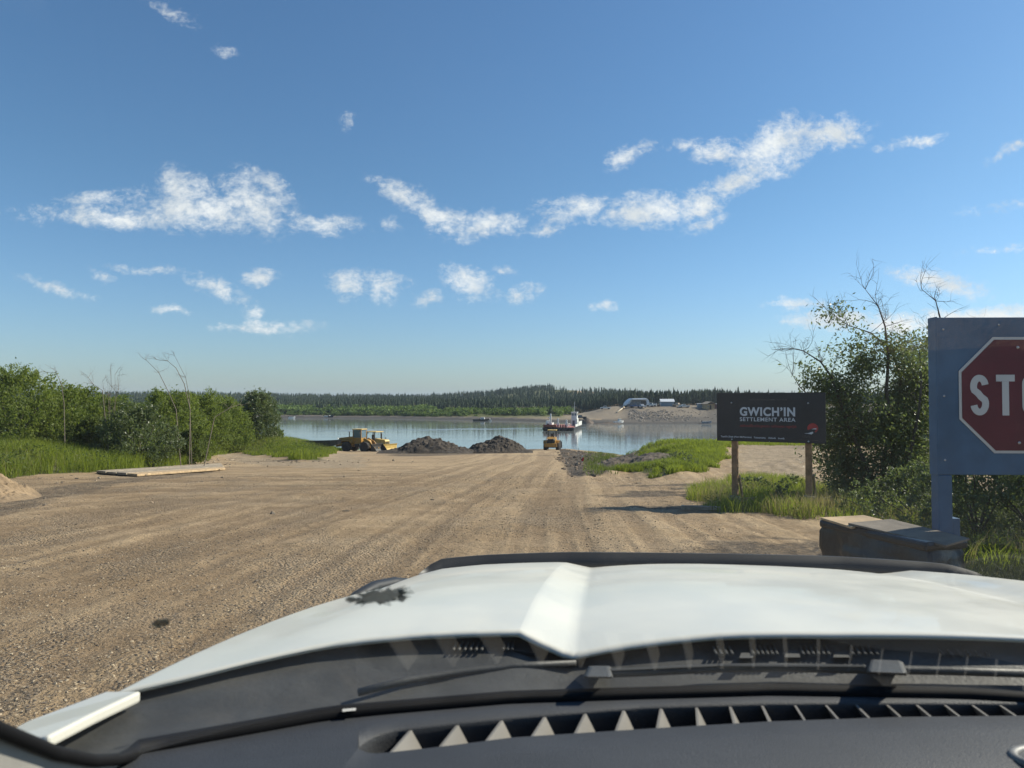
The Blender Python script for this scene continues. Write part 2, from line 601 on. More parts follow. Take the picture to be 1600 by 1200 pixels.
def ground_mat():
    m = bpy.data.materials.new("dirt_ground")
    m.use_nodes = True
    T = NT(m.node_tree)
    geo = T.n('ShaderNodeNewGeometry')
    P = geo.outputs['Position']
    A = lambda n: T.n('ShaderNodeAttribute', attribute_name=n).outputs['Fac']
    big, mid, sm, fin = T.noise(P, .22, 5.0, .6), T.noise(P, 1.6, 6.0, .62), T.noise(P, 9.0, 6.0, .65), T.noise(P, 70.0, 4.0, .7)
    vor = T.n('ShaderNodeTexVoronoi', feature='F1', i_Scale=28.0, i_Randomness=1.0)
    T.t.links.new(P, vor.inputs['Vector'])
    vor2 = T.n('ShaderNodeTexVoronoi', feature='F1', i_Scale=70.0, i_Randomness=1.0)
    T.t.links.new(P, vor2.inputs['Vector'])
    tan = T.mix(T.sstep(mid, .3, .7), rgb(.355, .246, .136), rgb(.475, .346, .210))
    tan = T.mix(T.sstep(big, .42, .68, 0, .35), tan, rgb(.34, .255, .165))
    tan = T.mix(T.math('MULTIPLY', A('gravel'), T.sstep(T.noise(P, .5, 4.0, .6), .36, .60, .25, .85)), tan, rgb(.275, .183, .098))
    # tracks: lighter compacted and darker loose strips
    tan = T.mix(T.sstep(A('track'), .40, .60, 0.0, 1.0), T.mix(.38, tan, rgb(.15, .11, .072)), T.mix(.22, tan, rgb(.42, .33, .21)))
    stone = T.mix(T.n('ShaderNodeSeparateColor', i_0=vor.outputs['Color']).outputs[0], rgb(.16, .145, .12), rgb(.40, .36, .29))
    gb = T.noise(T.mapping(P, scale=(1, .45, 1), rot=(0, 0, R(-25))), .75, 6.0, .62, .4)
    grav = T.math('MULTIPLY', T.sstep(T.math('ADD', gb, T.math('MULTIPLY', T.math('SUBTRACT', sm, .5), .35)), .47, .60), A('gravel'))
    smask = T.math('MULTIPLY', T.sstep(vor.outputs['Distance'], .50, .30), T.math('MULTIPLY_ADD', grav, .36, .02))
    col = T.mix(smask, tan, stone)
    stone2 = T.mix(T.n('ShaderNodeSeparateColor', i_0=vor2.outputs['Color']).outputs[1], rgb(.12, .095, .07), rgb(.45, .36, .25))
    col = T.mix(T.math('MULTIPLY', T.sstep(vor2.outputs['Distance'], .55, .3), T.math('MULTIPLY_ADD', grav, .32, .06)), col, stone2)
    col = T.mix(T.sstep(fin, .56, .72, 0, .40), col, rgb(.11, .075, .05))
    edge = T.math('MULTIPLY', T.math('SUBTRACT', sm, .5), .9)
    def lay(col, attr, c1, c2, soft=.25):
        a = T.math('ADD', A(attr), edge)
        return T.mix(T.sstep(a, .5 - soft, .5 + soft), col, T.mix(T.sstep(mid, .3, .7), c1, c2))
    col = lay(col, 'sand', rgb(.25, .19, .12), rgb(.38, .295, .20))
    col = lay(col, 'mud', rgb(.060, .048, .038), rgb(.150, .120, .088))
    col = lay(col, 'grass', rgb(.060, .075, .022), rgb(.120, .120, .045))
    col = lay(col, 'shore', rgb(.090, .080, .068), rgb(.140, .122, .100), .35)
    col = lay(col, 'farsand', rgb(.225, .180, .128), rgb(.305, .25, .18), .35)
    col = lay(col, 'farmud', rgb(.055, .052, .048), rgb(.085, .078, .068), .4)
    hgt = T.math('ADD', T.math('MULTIPLY', sm, .6), T.math('MULTIPLY', fin, .25))
    hgt = T.math('ADD', hgt, T.math('MULTIPLY', T.math('SUBTRACT', 1.0, vor.outputs['Distance']), T.math('MULTIPLY_ADD', grav, .5, .15)))
    clod = T.noise(T.mapping(P, scale=(1, 1.6, 1)), 4.2, 6.0, .7, .3)
    hgt = T.math('ADD', hgt, T.math('MULTIPLY', clod, 1.5))
    bp = T.n('ShaderNodeBump', i_Strength=1.0, i_Distance=.06, i_Height=hgt)
    b = T.n('ShaderNodeBsdfPrincipled', i_Base_Color=col, i_Roughness=.92, i_Normal=bp.outputs[0])
    b.inputs['Specular IOR Level'].default_value = .15
    o = T.n('ShaderNodeOutputMaterial')
    T.t.links.new(b.outputs[0], o.inputs[0])
    return m


def build_ground():
    r = np.concatenate([[0.0], 0.6 * 1.0128 ** np.arange(0, 725)])
    a = np.concatenate([np.linspace(-50, 50, 760), np.linspace(54, 306, 64)[0:64]])
    a = np.deg2rad(a)
    na, nr = len(a), len(r)
    rr, aa = np.meshgrid(r, a, indexing='ij')
    x, y = (rr * np.sin(aa)).ravel(), (rr * np.cos(aa)).ravel()
    z = H(x, y)
    V = np.stack([x, y, z], 1)
    i, j = np.meshgrid(np.arange(nr - 1), np.arange(na), indexing='ij')
    j2 = (j + 1) % na
    F = np.stack([i * na + j, i * na + j2, (i + 1) * na + j2, (i + 1) * na + j], -1).reshape(-1, 4)
    F = F[:, ::-1]
    t = x / np.maximum(y, 1)
    s = y - np.interp(t, T_S, Y_S) - (fbm(x * .03, y * .03, 33, 3) - .5) * 12
    nearside = y < 180
    bn = poly_sd(x, y, BENCH)
    gr = np.maximum.reduce([sst(nsd(x, y, BENCH), -.5, .6), sst(nsd(x, y, HUMP), -.5, .6), sst(nsd(x, y, GRASS_R), -.6, 1.2) * .72, sst(nsd(x, y, SHADE_R), -.6, .8)])
    strip = sst(x, 10, 14) * sst(y, 56, 62)
    gr = np.maximum(gr, strip)
    gr = np.where(nearside, gr, np.where(s > 14, .75, 0) * (1 - sst(t, .07, .12)))
    sand = np.maximum(sst(nsd(x, y, SAND_L, 3.5), -1.0, 1.5), sst(nsd(x, y, SANDY_R, 3.5, .5, .5), -.8, 1.8) * .8) * nearside
    mud = np.maximum(sst(poly_sd(x, y, ROUGH_R), -.2, .6), sst(poly_sd(x, y, MUD_M), -2, 2) * .62)
    ye = np.interp(t, T_E, Y_E)
    mud = np.maximum(mud, sst(y - ye, -2, 2) * nearside)
    mud = np.maximum(mud, .62 * sst(fbm(x * .45 + 5, y * .9, 97, 4), .46, .66) * sst(x, 1.0, 3.5) * sst(y, 5, 8) * (1 - sst(y, 26, 34)))
    mud = np.maximum(mud, .5 * sst(fbm(x * .12, y * .25, 98, 4), .52, .68) * sst(y, 30, 60))
    lm = sst(poly_sd(x, y, G((-40, 800), (40, 768), (120, 755), (330, 733), (345, 738), (200, 756), (120, 775), (40, 800), (-60, 830))), -.5, .5) * .55
    mud = np.maximum(mud, lm) * nearside
    shore = np.where(~nearside & (s < 16 + 60 * sst(t, .12, .17)), 1.0, 0)
    farsand = sst(t, .05, .09) * (1 - sst(t, .135, .19)) * sst(s, 12, 26) * (1 - sst(s, 90, 130))
    farsand = np.maximum(farsand, .62 * sst(t, -.06, .06) * sst(s, 9, 15) * (1 - sst(s, 26, 40)) * (1 - sst(t, .1, .14)))
    farsand = np.maximum(farsand, sst(t, .16, .19) * sst(s, 66, 72) * .75 * (1 - sst(s, 95, 120)))
    farsand = np.maximum(farsand, sst(t, .165, .18) * (1 - sst(t, .26, .30)) * sst(s, 18, 30) * .55)
    farsand = np.where(nearside, 0, farsand)
    farmud = np.where(~nearside & (s < 9), 1.0, 0) * (1 - .25 * sst(t, .1, .2))
    sx = x - pathx(y) + (vnoise(x * .07, y * .07, 9) - .5) * 1.6
    wl = sst(-x, 1.5, 9) * sst(y, 12, 26)
    aq = np.hypot(x + 6, y - 4)
    track = (.65 * fbm(sx * 2.6, y * .05, 11, 3) + .35 * fbm(sx * 7.0, y * .06, 14, 2)) * (1 - wl) + wl * fbm(aq * 1.6 + .4 * vnoise(x * .1, y * .1, 4), x * .03, 12, 3)
    gravel = sst(-x + .25 * y, -1.5, 3.5) * (1 - sst(y, 26, 50)) * (1 - sst(x, 1, 4))
    o = mesh_np("ground", V, F, ground_mat(), smooth=True,
                attrs=dict(grass=gr, sand=sand, mud=mud, shore=shore, farsand=farsand, farmud=farmud, track=track, gravel=gravel))
    tag(o, kind='structure')
    return o


build_ground()


def build_water():
    m = bpy.data.materials.new("river_water")
    m.use_nodes = True
    T = NT(m.node_tree)
    P = T.n('ShaderNodeNewGeometry').outputs['Position']
    r1 = T.noise(T.mapping(P, scale=(.35, 1.0, 1)), 1.1, 4.0, .6, .4)
    r2 = T.noise(T.mapping(P, scale=(.12, .5, 1)), .35, 3.0, .5, .3)
    calm = T.noise(T.mapping(P, scale=(.012, .055, 1)), 1.0, 4.0, .6, .8)
    # the ferry's wake: a long ruffled band to the left of it
    sep = T.n('ShaderNodeSeparateXYZ', i_0=P)
    wy = T.math('MULTIPLY_ADD', sep.outputs[0], -.28, sep.outputs[1])
    wob = T.math('MULTIPLY', T.math('SUBTRACT', T.noise(P, .05, 3.0), .5), 22.0)
    wd = T.math('ABSOLUTE', T.math('SUBTRACT', T.math('ADD', wy, wob), 246.0))
    wake = T.math('MULTIPLY', T.sstep(wd, 9.0, 2.0), T.math('MULTIPLY', T.sstep(sep.outputs[0], -75.0, -40.0), T.sstep(sep.outputs[0], 30.0, 18.0)))
    wake = T.math('MULTIPLY', wake, T.sstep(T.noise(T.mapping(P, scale=(.2, 1, 1)), .35, 4.0), .38, .62))
    st = T.math('MULTIPLY_ADD', T.sstep(calm, .40, .66), .14, .12)
    st = T.math('ADD', st, T.math('MULTIPLY', wake, .5))
    bp = T.n('ShaderNodeBump', i_Distance=.12, i_Height=T.math('ADD', T.math('MULTIPLY', r1, .5), r2), i_Strength=st)
    b = T.n('ShaderNodeBsdfPrincipled', i_Base_Color=rgb(.19, .205, .19), i_Roughness=T.math('MULTIPLY_ADD', wake, .25, .055), i_IOR=1.33, i_Normal=bp.outputs[0])
    o = T.n('ShaderNodeOutputMaterial')
    T.t.links.new(b.outputs[0], o.inputs[0])
    xs, ys = np.linspace(-900, 900, 41), np.linspace(50, 470, 21)
    X, Y = np.meshgrid(xs, ys, indexing='ij')
    V = np.stack([X.ravel(), Y.ravel(), 0 * X.ravel()], 1)
    i, j = np.meshgrid(np.arange(40), np.arange(20), indexing='ij')
    F = np.stack([i * 21 + j, (i + 1) * 21 + j, (i + 1) * 21 + j + 1, i * 21 + j + 1], -1).reshape(-1, 4)
    tag(mesh_np("river_water", V, F, m), kind='structure')


build_water()

# ------------------------------------------------------------------ plant pieces


def leaf_quads(C, N, size, r, asp=.42, updir=None):
    """diamond leaves at centres C (n,3); N leaf direction (n,3); size (n,)"""
    n = len(C)
    d = N / np.maximum(np.linalg.norm(N, axis=1, keepdims=True), 1e-6)
    q = r.normal(size=(n, 3))
    s = np.cross(d, q)
    s /= np.maximum(np.linalg.norm(s, axis=1, keepdims=True), 1e-6)
    L, W = size[:, None] * .5, size[:, None] * .5 * asp
    V = np.stack([C - d * L, C + s * W - d * L * .1, C + d * L, C - s * W - d * L * .1], 1).reshape(-1, 3)
    F = np.arange(4 * n).reshape(n, 4)
    rnd = np.repeat(r.random(n), 4)
    return V, F, rnd


def template_spruce(r):
    tiers, k = 8, 5
    V, F = [], []
    for i in range(tiers):
        z0 = .12 + .80 * i / tiers
        z1 = min(1.0, z0 + .30 - .012 * i)
        rad = (.098 * (1 - i / tiers) ** .8 + .016)
        b = len(V)
        V.append((r.normal() * .006, r.normal() * .006, z1))
        for j in range(k):
            an = 2 * math.pi * (j + r.random() * .8) / k
            q = rad * r.uniform(.55, 1.25)
            V.append((q * math.cos(an), q * math.sin(an), z0 + r.uniform(-.03, .03)))
        for j in range(k):
            F.append((b, b + 1 + j, b + 1 + (j + 1) % k))
    b = len(V)
    for j in range(3):
        an = 2 * math.pi * j / 3
        V.append((.014 * math.cos(an), .014 * math.sin(an), -.05))
    V.append((0, 0, .9))
    for j in range(3): F.append((b + j, b + (j + 1) % 3, b + 3))
    return np.array(V), np.array(F)


def template_willow(r, n=70):
    C = r.normal(size=(n, 3))
    C /= np.linalg.norm(C, axis=1, keepdims=True)
    C *= r.random((n, 1)) ** .35
    C[:, 2] = np.abs(C[:, 2] * .5 + .5)
    lump = .75 + .4 * r.random((n, 1))
    C[:, :2] *= .55 * lump
    d = r.normal(size=(n, 3)) + np.array([0, 0, .7])
    V, F, rnd = leaf_quads(C, d, r.uniform(.22, .42, n), r, .6)
    return V, np.concatenate([F[:, [0, 1, 2]], F[:, [0, 2, 3]]])


def scatter_mesh(name, temps, P, Hs, Ws, mat, r, kind='stuff'):
    Vs, Fs, As, b = [], [], [], 0
    which = r.integers(0, len(temps), len(P))
    for ti, (tv, tf) in enumerate(temps):
        idx = np.where(which == ti)[0]
        if not len(idx): continue
        an = r.random(len(idx)) * 6.283
        c, s = np.cos(an)[:, None], np.sin(an)[:, None]
        lean = r.normal(size=(len(idx), 2)) * .03
        x = (tv[None, :, 0] * c - tv[None, :, 1] * s) * Ws[idx][:, None]
        y = (tv[None, :, 0] * s + tv[None, :, 1] * c) * Ws[idx][:, None]
        z = tv[None, :, 2] * Hs[idx][:, None]
        x = x + z * lean[:, :1]
        y = y + z * lean[:, 1:]
        V = np.stack([x + P[idx, 0][:, None], y + P[idx, 1][:, None], z + P[idx, 2][:, None]], -1).reshape(-1, 3)
        F = (tf[None] + (np.arange(len(idx)) * len(tv))[:, None, None]).reshape(-1, 3) + b
        Vs.append(V); Fs.append(F); As.append(np.repeat(r.random(len(idx)), len(tv)))
        b += len(V)
    o = mesh_np(name, np.concatenate(Vs), np.concatenate(Fs), mat, attrs=dict(rnd=np.concatenate(As)))
    return tag(o, kind=kind)


M_SPRUCE = leaf_mat("spruce_needles", (.030, .046, .026), (.070, .094, .052), .12, .8, .1, .03)
M_FARWILLOW = leaf_mat("far_willow_leaves", (.070, .115, .030), (.155, .215, .055), .3, .7, .15, .04)
M_SCRUB = leaf_mat("far_scrub", (.060, .062, .040), (.115, .105, .070), .1, .8, .1, .05)


def build_far_woods():
    r = np.random.default_rng(11)
    sp = [template_spruce(r) for _ in range(5)]
    N = 26000
    t = r.uniform(-.85, .85, N)
    s = 40 + 640 * r.random(N) ** 1.35
    # right of the landing the wood starts behind the buildings
    s = np.where(t > .06, 96 + 380 * r.random(N) ** 1.5, s)
    y = np.interp(t, T_S, Y_S) + s
    keep = (s > 70 + 18 * np.sin(t * 31) + 14 * np.sin(t * 77)) | (r.random(N) < .05)
    keep &= vnoise(t * y * .03, y * .03, 55) > .22
    t, y, s = t[keep], y[keep], s[keep]
    x = t * y
    z = H(x, y)
    h = (5.6 + 3.6 * r.random(len(x))) * (1 + .12 * (r.random(len(x)) > .9)) * np.where((t > .06), .88, .88) * (.74 + .5 * fbm(x * .018, y * .02, 56, 3)) * np.where(r.random(len(x)) > .96, 1.18, 1)
    o = scatter_mesh("spruce_forest", sp, np.stack([x, y, z], 1), h, h * r.uniform(1.0, 1.55, len(x)), M_SPRUCE, r)
    tag(o, "dark spruce forest covering the hills across the river", "forest")
    wl = [template_willow(r) for _ in range(6)]
    N = 5200
    t = r.uniform(-.8, .085, N)
    s = r.uniform(17, 90, N)
    s = np.where(t > -.05, s + 10 + 90 * np.maximum(t + .05, 0) , s)
    keep = (t < .0) | (r.random(N) < .75)
    thin = (t > -.11) & (s < 48) & (r.random(N) < .75)
    keep &= ~thin
    t, s = t[keep], s[keep]
    y = np.interp(t, T_S, Y_S) + s
    x = t * y
    z = H(x, y)
    h = r.uniform(2.2, 4.8, len(x)) * np.where(s < 24, .6, 1) * (.6 + .8 * fbm(x * .02, y * .03, 57, 3)) * np.where(t > -.11, .8, 1)
    o = scatter_mesh("willow_thicket", wl, np.stack([x, y, z - .2], 1), h, h * r.uniform(.9, 1.5, len(x)), M_FARWILLOW, r)
    tag(o, "green willow thicket along the far river bank", "thicket")
    N = 2200
    t = r.uniform(-.8, .1, N)
    s = r.uniform(70, 135, N)
    y = np.interp(t, T_S, Y_S) + s
    x = t * y
    h = r.uniform(1.8, 4.2, N)
    o = scatter_mesh("grey_scrub", wl, np.stack([x, y, H(x, y) - .2], 1), h, h * 1.1, M_SCRUB, r)
    tag(o, "grey brown scrub between the far willows and the spruce forest", "scrub")


build_far_woods()

# ------------------------------------------------------------------ near plants
M_GREEN = leaf_mat("willow_leaves", (.070, .100, .022), (.215, .260, .055), .50, .55, .3, .5)
M_DARKGREEN = leaf_mat("alder_leaves", (.055, .078, .034), (.165, .200, .085), .42, .42, .45, .8)
M_GRASS = leaf_mat("grass_blades", (.095, .130, .020), (.260, .300, .045), .5, .6, .2, .35)
M_WEED = leaf_mat("weed_leaves", (.055, .085, .022), (.150, .180, .045), .45, .6, .2, .5)
M_SHADEGRASS = leaf_mat('shade_dark_grass_blades', (.035, .050, .022), (.085, .100, .045), .25, .6, .2, .5)  # blades coloured darker to stand in for the shade under the stop sign
M_DRY = leaf_mat("dry_grass", (.20, .17, .085), (.36, .30, .16), .35, .7, .2, .6)
M_BARK = principled("grey_brown_bark", (.085, .068, .052), .85, var=.35, vscale=14, bump=.4, bscale=60)
M_DEADWOOD = principled("bleached_dead_wood", (.17, .14, .105), .85, var=.3, vscale=10, bump=.3, bscale=50)


def rand_in_poly(poly, n, r, power=1.0):
    p = np.array(poly)
    lo, hi = p.min(0), p.max(0)
    out = np.zeros((0, 2))
    while len(out) < n:
        q = lo + (hi - lo) * r.random((n * 3, 2))
        q = q[nsd(q[:, 0], q[:, 1], poly) > 0]
        d = np.hypot(q[:, 0], q[:, 1])
        w = np.minimum(1, (np.percentile(d, 5) / np.maximum(d, .1)) ** power)
        q = q[r.random(len(q)) < w]
        out = np.concatenate([out, q])
    return out[:n]


def grass_mesh(name, P, hmin, hmax, width, mat, r, bend=.35, patch=None, wscale=None):
    n = len(P)
    x, y = P[:, 0], P[:, 1]
    z = H(x, y) - .02
    h = r.uniform(hmin, hmax, n)
    if patch is not None:
        h = h * (.45 + 1.0 * fbm(x * patch, y * patch, 61, 3))
    an = r.random(n) * 6.283
    w = width * (1 if wscale is None else wscale)
    wx, wy = np.cos(an) * w, np.sin(an) * w
    bx, by = r.normal(size=n) * bend * h + .06 * h, r.normal(size=n) * bend * h
    B = np.stack([x, y, z], 1)
    Wv = np.stack([wx, wy, 0 * wx], 1)
    M = B + np.stack([bx * .32, by * .32, h * .6], 1)
    Tp = B + np.stack([bx, by, h * np.sqrt(np.clip(1 - .5 * (bx ** 2 + by ** 2) / h ** 2, .15, 1))], 1)
    V = np.stack([B - Wv, B + Wv, M + Wv * .75, M - Wv * .75, Tp], 1).reshape(-1, 3)
    i = np.arange(n)[:, None] * 5
    F = np.concatenate([i + np.array([[0, 1, 2]]), i + np.array([[0, 2, 3]]), i + np.array([[3, 2, 4]])])
    return mesh_np(name, V, F, mat, attrs=dict(rnd=np.repeat(r.random(n), 5)))


def build_grass():
    r = np.random.default_rng(21)
    near_bench = [p for p in BENCH if p[1] < 130] + [(-20, 118), (-40, 118), (-75, 60), (-45, 26)]
    P = rand_in_poly(near_bench, 170000, r, 1.6)
    P = P[(fbm(P[:, 0] * .3, P[:, 1] * .3, 71, 3) > .33)]
    far = P[:, 1] > 62
    P = P[~far | (np.random.default_rng(2).random(len(P)) < .8)]
    o = grass_mesh("bank_grass", P, .30, np.where(P[:, 1] > 62, .55, .95), .014, M_GRASS, r, .35, .25, np.clip(np.hypot(P[:, 0], P[:, 1]) / 40, .7, 2.4))
    tag(o, kind='stuff')
    P = rand_in_poly(HUMP, 70000, r, 1.0)
    P = P[fbm(P[:, 0] * .9, P[:, 1] * .6, 72, 4) > .36]
    o = grass_mesh("mound_grass", P, .06, .46, .014, M_GRASS, r, .5, 1.1)
    tag(o, kind='stuff')
    P = rand_in_poly(ROUGH_R, 22000, r, 1.0)
    P = P[(fbm(P[:, 0] * .7, P[:, 1] * .3, 73, 3) > .47) & (P[:, 0] > P[:, 1] * (.098 + .035 * r.random(len(P))))]
    o = grass_mesh("embankment_weeds", P, .10, .40, .016, M_WEED, r, .5, .5)
    tag(o, kind='stuff')
    P = rand_in_poly(GRASS_R, 42000, r, 1.2)
    q = fbm(P[:, 0] * 1.1, P[:, 1] * .7, 74, 4)
    lush = sst(P[:, 1] + P[:, 0] * .35, 20.6, 22.6) * sst(q, .30, .46)
    P = P[r.random(len(P)) < .85 * lush + (1 - lush) * sst(q, .50, .64) * .45 + .015]
    o = grass_mesh("verge_grass", P, .08, .50, .007, M_GRASS, r, .42, .9)
    tag(o, kind='stuff')
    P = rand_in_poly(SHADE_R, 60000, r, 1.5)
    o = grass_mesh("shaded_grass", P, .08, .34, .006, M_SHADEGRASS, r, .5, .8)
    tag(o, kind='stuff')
    P = rand_in_poly([(10, 57), (40, 57), (40, 65), (12, 65)], 14000, r, 0)
    o = grass_mesh("bank_top_grass", P, .1, .4, .02, M_GRASS, r, .4, .4)
    tag(o, kind='stuff')
    P = rand_in_poly(GRASS_R, 9000, r, 1.2)
    P = P[fbm(P[:, 0] * 1.1, P[:, 1] * .8, 75, 3) > .52]
    Q = rand_in_poly([p for p in BENCH if p[1] < 100] + [(-40, 90), (-55, 45), (-36, 24)], 16000, r, 1.4)
    P = np.concatenate([P, Q[fbm(Q[:, 0] * .22, Q[:, 1] * .22, 80, 3) > .50]])
    tag(grass_mesh("dry_grass_stems", P, .25, np.where(P[:, 0] < 0, 1.15, .6), .006, M_DRY, r, .35), kind='stuff')
    # leafy weeds between the grass of the left bank
    P = rand_in_poly([p for p in BENCH if p[1] < 100] + [(-40, 90), (-55, 45), (-36, 24)], 60000, r, 1.4)
    P = P[fbm(P[:, 0] * .5, P[:, 1] * .4, 76, 4) > .47]
    P = np.concatenate([P, (lambda Q: Q[fbm(Q[:, 0] * .8, Q[:, 1] * .6, 78, 3) > .60])(rand_in_poly(HUMP, 16000, r, .5)), (lambda Q: Q[fbm(Q[:, 0] * .9, Q[:, 1] * .9, 79, 3) > .60])(rand_in_poly(GRASS_R, 14000, r, .5))])
    z = H(P[:, 0], P[:, 1])
    hh = r.random(len(P)) ** .7 * (.35 + .9 * fbm(P[:, 0] * .3, P[:, 1] * .3, 77, 3)) * np.where(P[:, 0] > 0, .38, 1.0)
    C = np.stack([P[:, 0], P[:, 1], z + hh], 1)
    V, F, rnd = leaf_quads(C, r.normal(size=C.shape) + [0, 0, .5], r.uniform(.07, .17, len(C)) * np.where(P[:, 0] > 0, .55, 1), r, .5)
    tag(mesh_np("bank_weeds", V, F, M_WEED, attrs=dict(rnd=rnd)), kind='stuff')


build_grass()


def shrub_meshes(r, h, w, nleaf, lsize, upright=.8, nclump=46, ragged=.25, nstem=7):
    """stems (tubes) and a crown of leaf clusters along shoots; local, base at origin"""
    mb = MB()
    cl, cd = [], []
    for i in range(nstem):
        an = 6.283 * (i + r.random()) / nstem
        reach = w * .5 * r.uniform(.25, .9)
        top = h * r.uniform(.6, 1.0) * (1 - .35 * (reach / (w * .5)) ** 2)
        pts, rad = [], []
        for k in range(6):
            f = k / 5
            pts.append((math.cos(an) * reach * f ** 1.2 + r.normal() * .05 * f, math.sin(an) * reach * f ** 1.2 + r.normal() * .05 * f, top * f))
            rad.append(.05 * h / 4 * (1 - .85 * f) + .004)
        mb.tube(pts, rad, 5)
    for i in range(nclump):
        an, f = r.random() * 6.283, r.random()
        z = h * (0.02 + .86 * r.random())
        prof = math.sin(min(1, (z / h) * .95 + .24) * math.pi * .96) ** .55
        rad = w * .5 * prof * (r.random() ** .45)
        c = np.array([math.cos(an) * rad, math.sin(an) * rad, z])
        # a shoot: leaves strung upwards and outwards
        d = np.array([math.cos(an) * .5, math.sin(an) * .5, upright]) + r.normal(size=3) * .28
        d /= np.linalg.norm(d)
        m = nleaf // nclump
        L = h * r.uniform(.10, .24)
        s = r.random(m)
        wid = (.30 * (1 - s) + .05)[:, None] * L * r.uniform(.8, 1.5)
        cl.append(c + d * (s * L)[:, None] + r.normal(size=(m, 3)) * wid)
        cd.append(d * .7 + r.normal(size=(m, 3)) * .7)
    C, D = np.concatenate(cl), np.concatenate(cd)
    C[:, 2] = np.abs(C[:, 2]) + .03
    V, F, rnd = leaf_quads(C, D, r.uniform(.7, 1.3, len(C)) * lsize, r, .40)
    return mb, V, F, rnd


def build_shrubs():
    r = np.random.default_rng(33)
    # px, base py, top py, width in px, distance, label
    items = [
        (20, 716, 576, 175, 42, M_GREEN, "tall dark willow shrub at the far left edge, beside the grassy slope"),
        (118, 704, 606, 110, 46, M_GREEN, "green willow shrub with feathery top, second from the left edge"),
        (178, 700, 620, 100, 50, M_GREEN, "bushy green shrub standing behind the bare twiggy dead shrub"),
        (214, 714, 632, 110, 42, M_DARKGREEN, "dark leafy shrub standing forward of the row, above the timber mat"),
        (262, 702, 612, 105, 60, M_GREEN, "green shrub under the long leaning dead branches"),
        (312, 700, 614, 90, 68, M_GREEN, "green willow shrub behind the small weedy shrub by the track"),
        (352, 695, 622, 76, 84, M_GREEN, "lighter green shrub just left of the dark rounded end bush"),
        (402, 693, 612, 60, 90, M_DARKGREEN, "dark rounded bush ending the row beside the river"),
        (292, 716, 672, 56, 48, M_WEED, "small weedy shrub at the bend of the dirt track"),
        (60, 700, 625, 120, 44, M_GREEN, "low green shrub in front of the tall left willow"),
        (150, 712, 650, 80, 43, M_WEED, "low pale weedy shrub among the grass of the left slope"),
        (-60, 706, 585, 170, 43, M_GREEN, "willow shrub cut by the left picture edge"),
        (238, 690, 640, 110, 66, M_DARKGREEN, "shaded shrub deep in the row behind the dark forward shrub"),
        (336, 690, 640, 100, 92, M_DARKGREEN, "shaded shrub deep in the row near the river end"),
        (426, 694, 668, 30, 93, M_GREEN, "knee high shrub at the foot of the end bush by the water"),
    ]
    for (px, by, ty, wpx, d, mt, lab) in items:
        b, tp = at(px, by, d), at(px, ty, d)
        z = hz(b.x, b.y) - .1
        h = tp.z - z
        w = wpx * d / FPX * 1.05
        n = int(7000 + 6500 * min(2.4, w * h / 14))
        mb, V, F, rnd = shrub_meshes(r, h, w, n, (.15 + .0016 * (d - 34)), nclump=int(60 + 26 * w), nstem=6)
        root = empty("willow_shrub", (b.x, b.y, z), 0, lab, "shrub", "shrubs along the left bank")
        mb.build("stem", M_BARK, root)
        mesh_np("crown", V, F, mt, root, attrs=dict(rnd=rnd))


build_shrubs()


def branch(mb, p0, d, L, r0, depth, r, twigs, gravity=0.0):
    pts, rad = [Vector(p0)], [r0]
    n = 5
    dd = Vector(d).normalized()
    for k in range(n):
        dd = (dd + Vector(r.normal(size=3)) * .16 + Vector((0, 0, gravity))).normalized()
        pts.append(pts[-1] + dd * L / n)
        rad.append(r0 * (1 - .72 * (k + 1) / n))
    mb.tube(pts, rad, 5 if r0 > .012 else 4, caps=False)
    if depth > 0:
        for k in range(2, n + 1):
            for _ in range(1 if r.random() < .75 else 2):
                side = (dd + Vector(r.normal(size=3)) * .75).normalized()
                branch(mb, pts[k], side, L * r.uniform(.35, .6), max(.0035, rad[k] * .7), depth - 1, r, twigs, gravity)
    else:
        twigs.append((pts[-1], dd))
    return pts


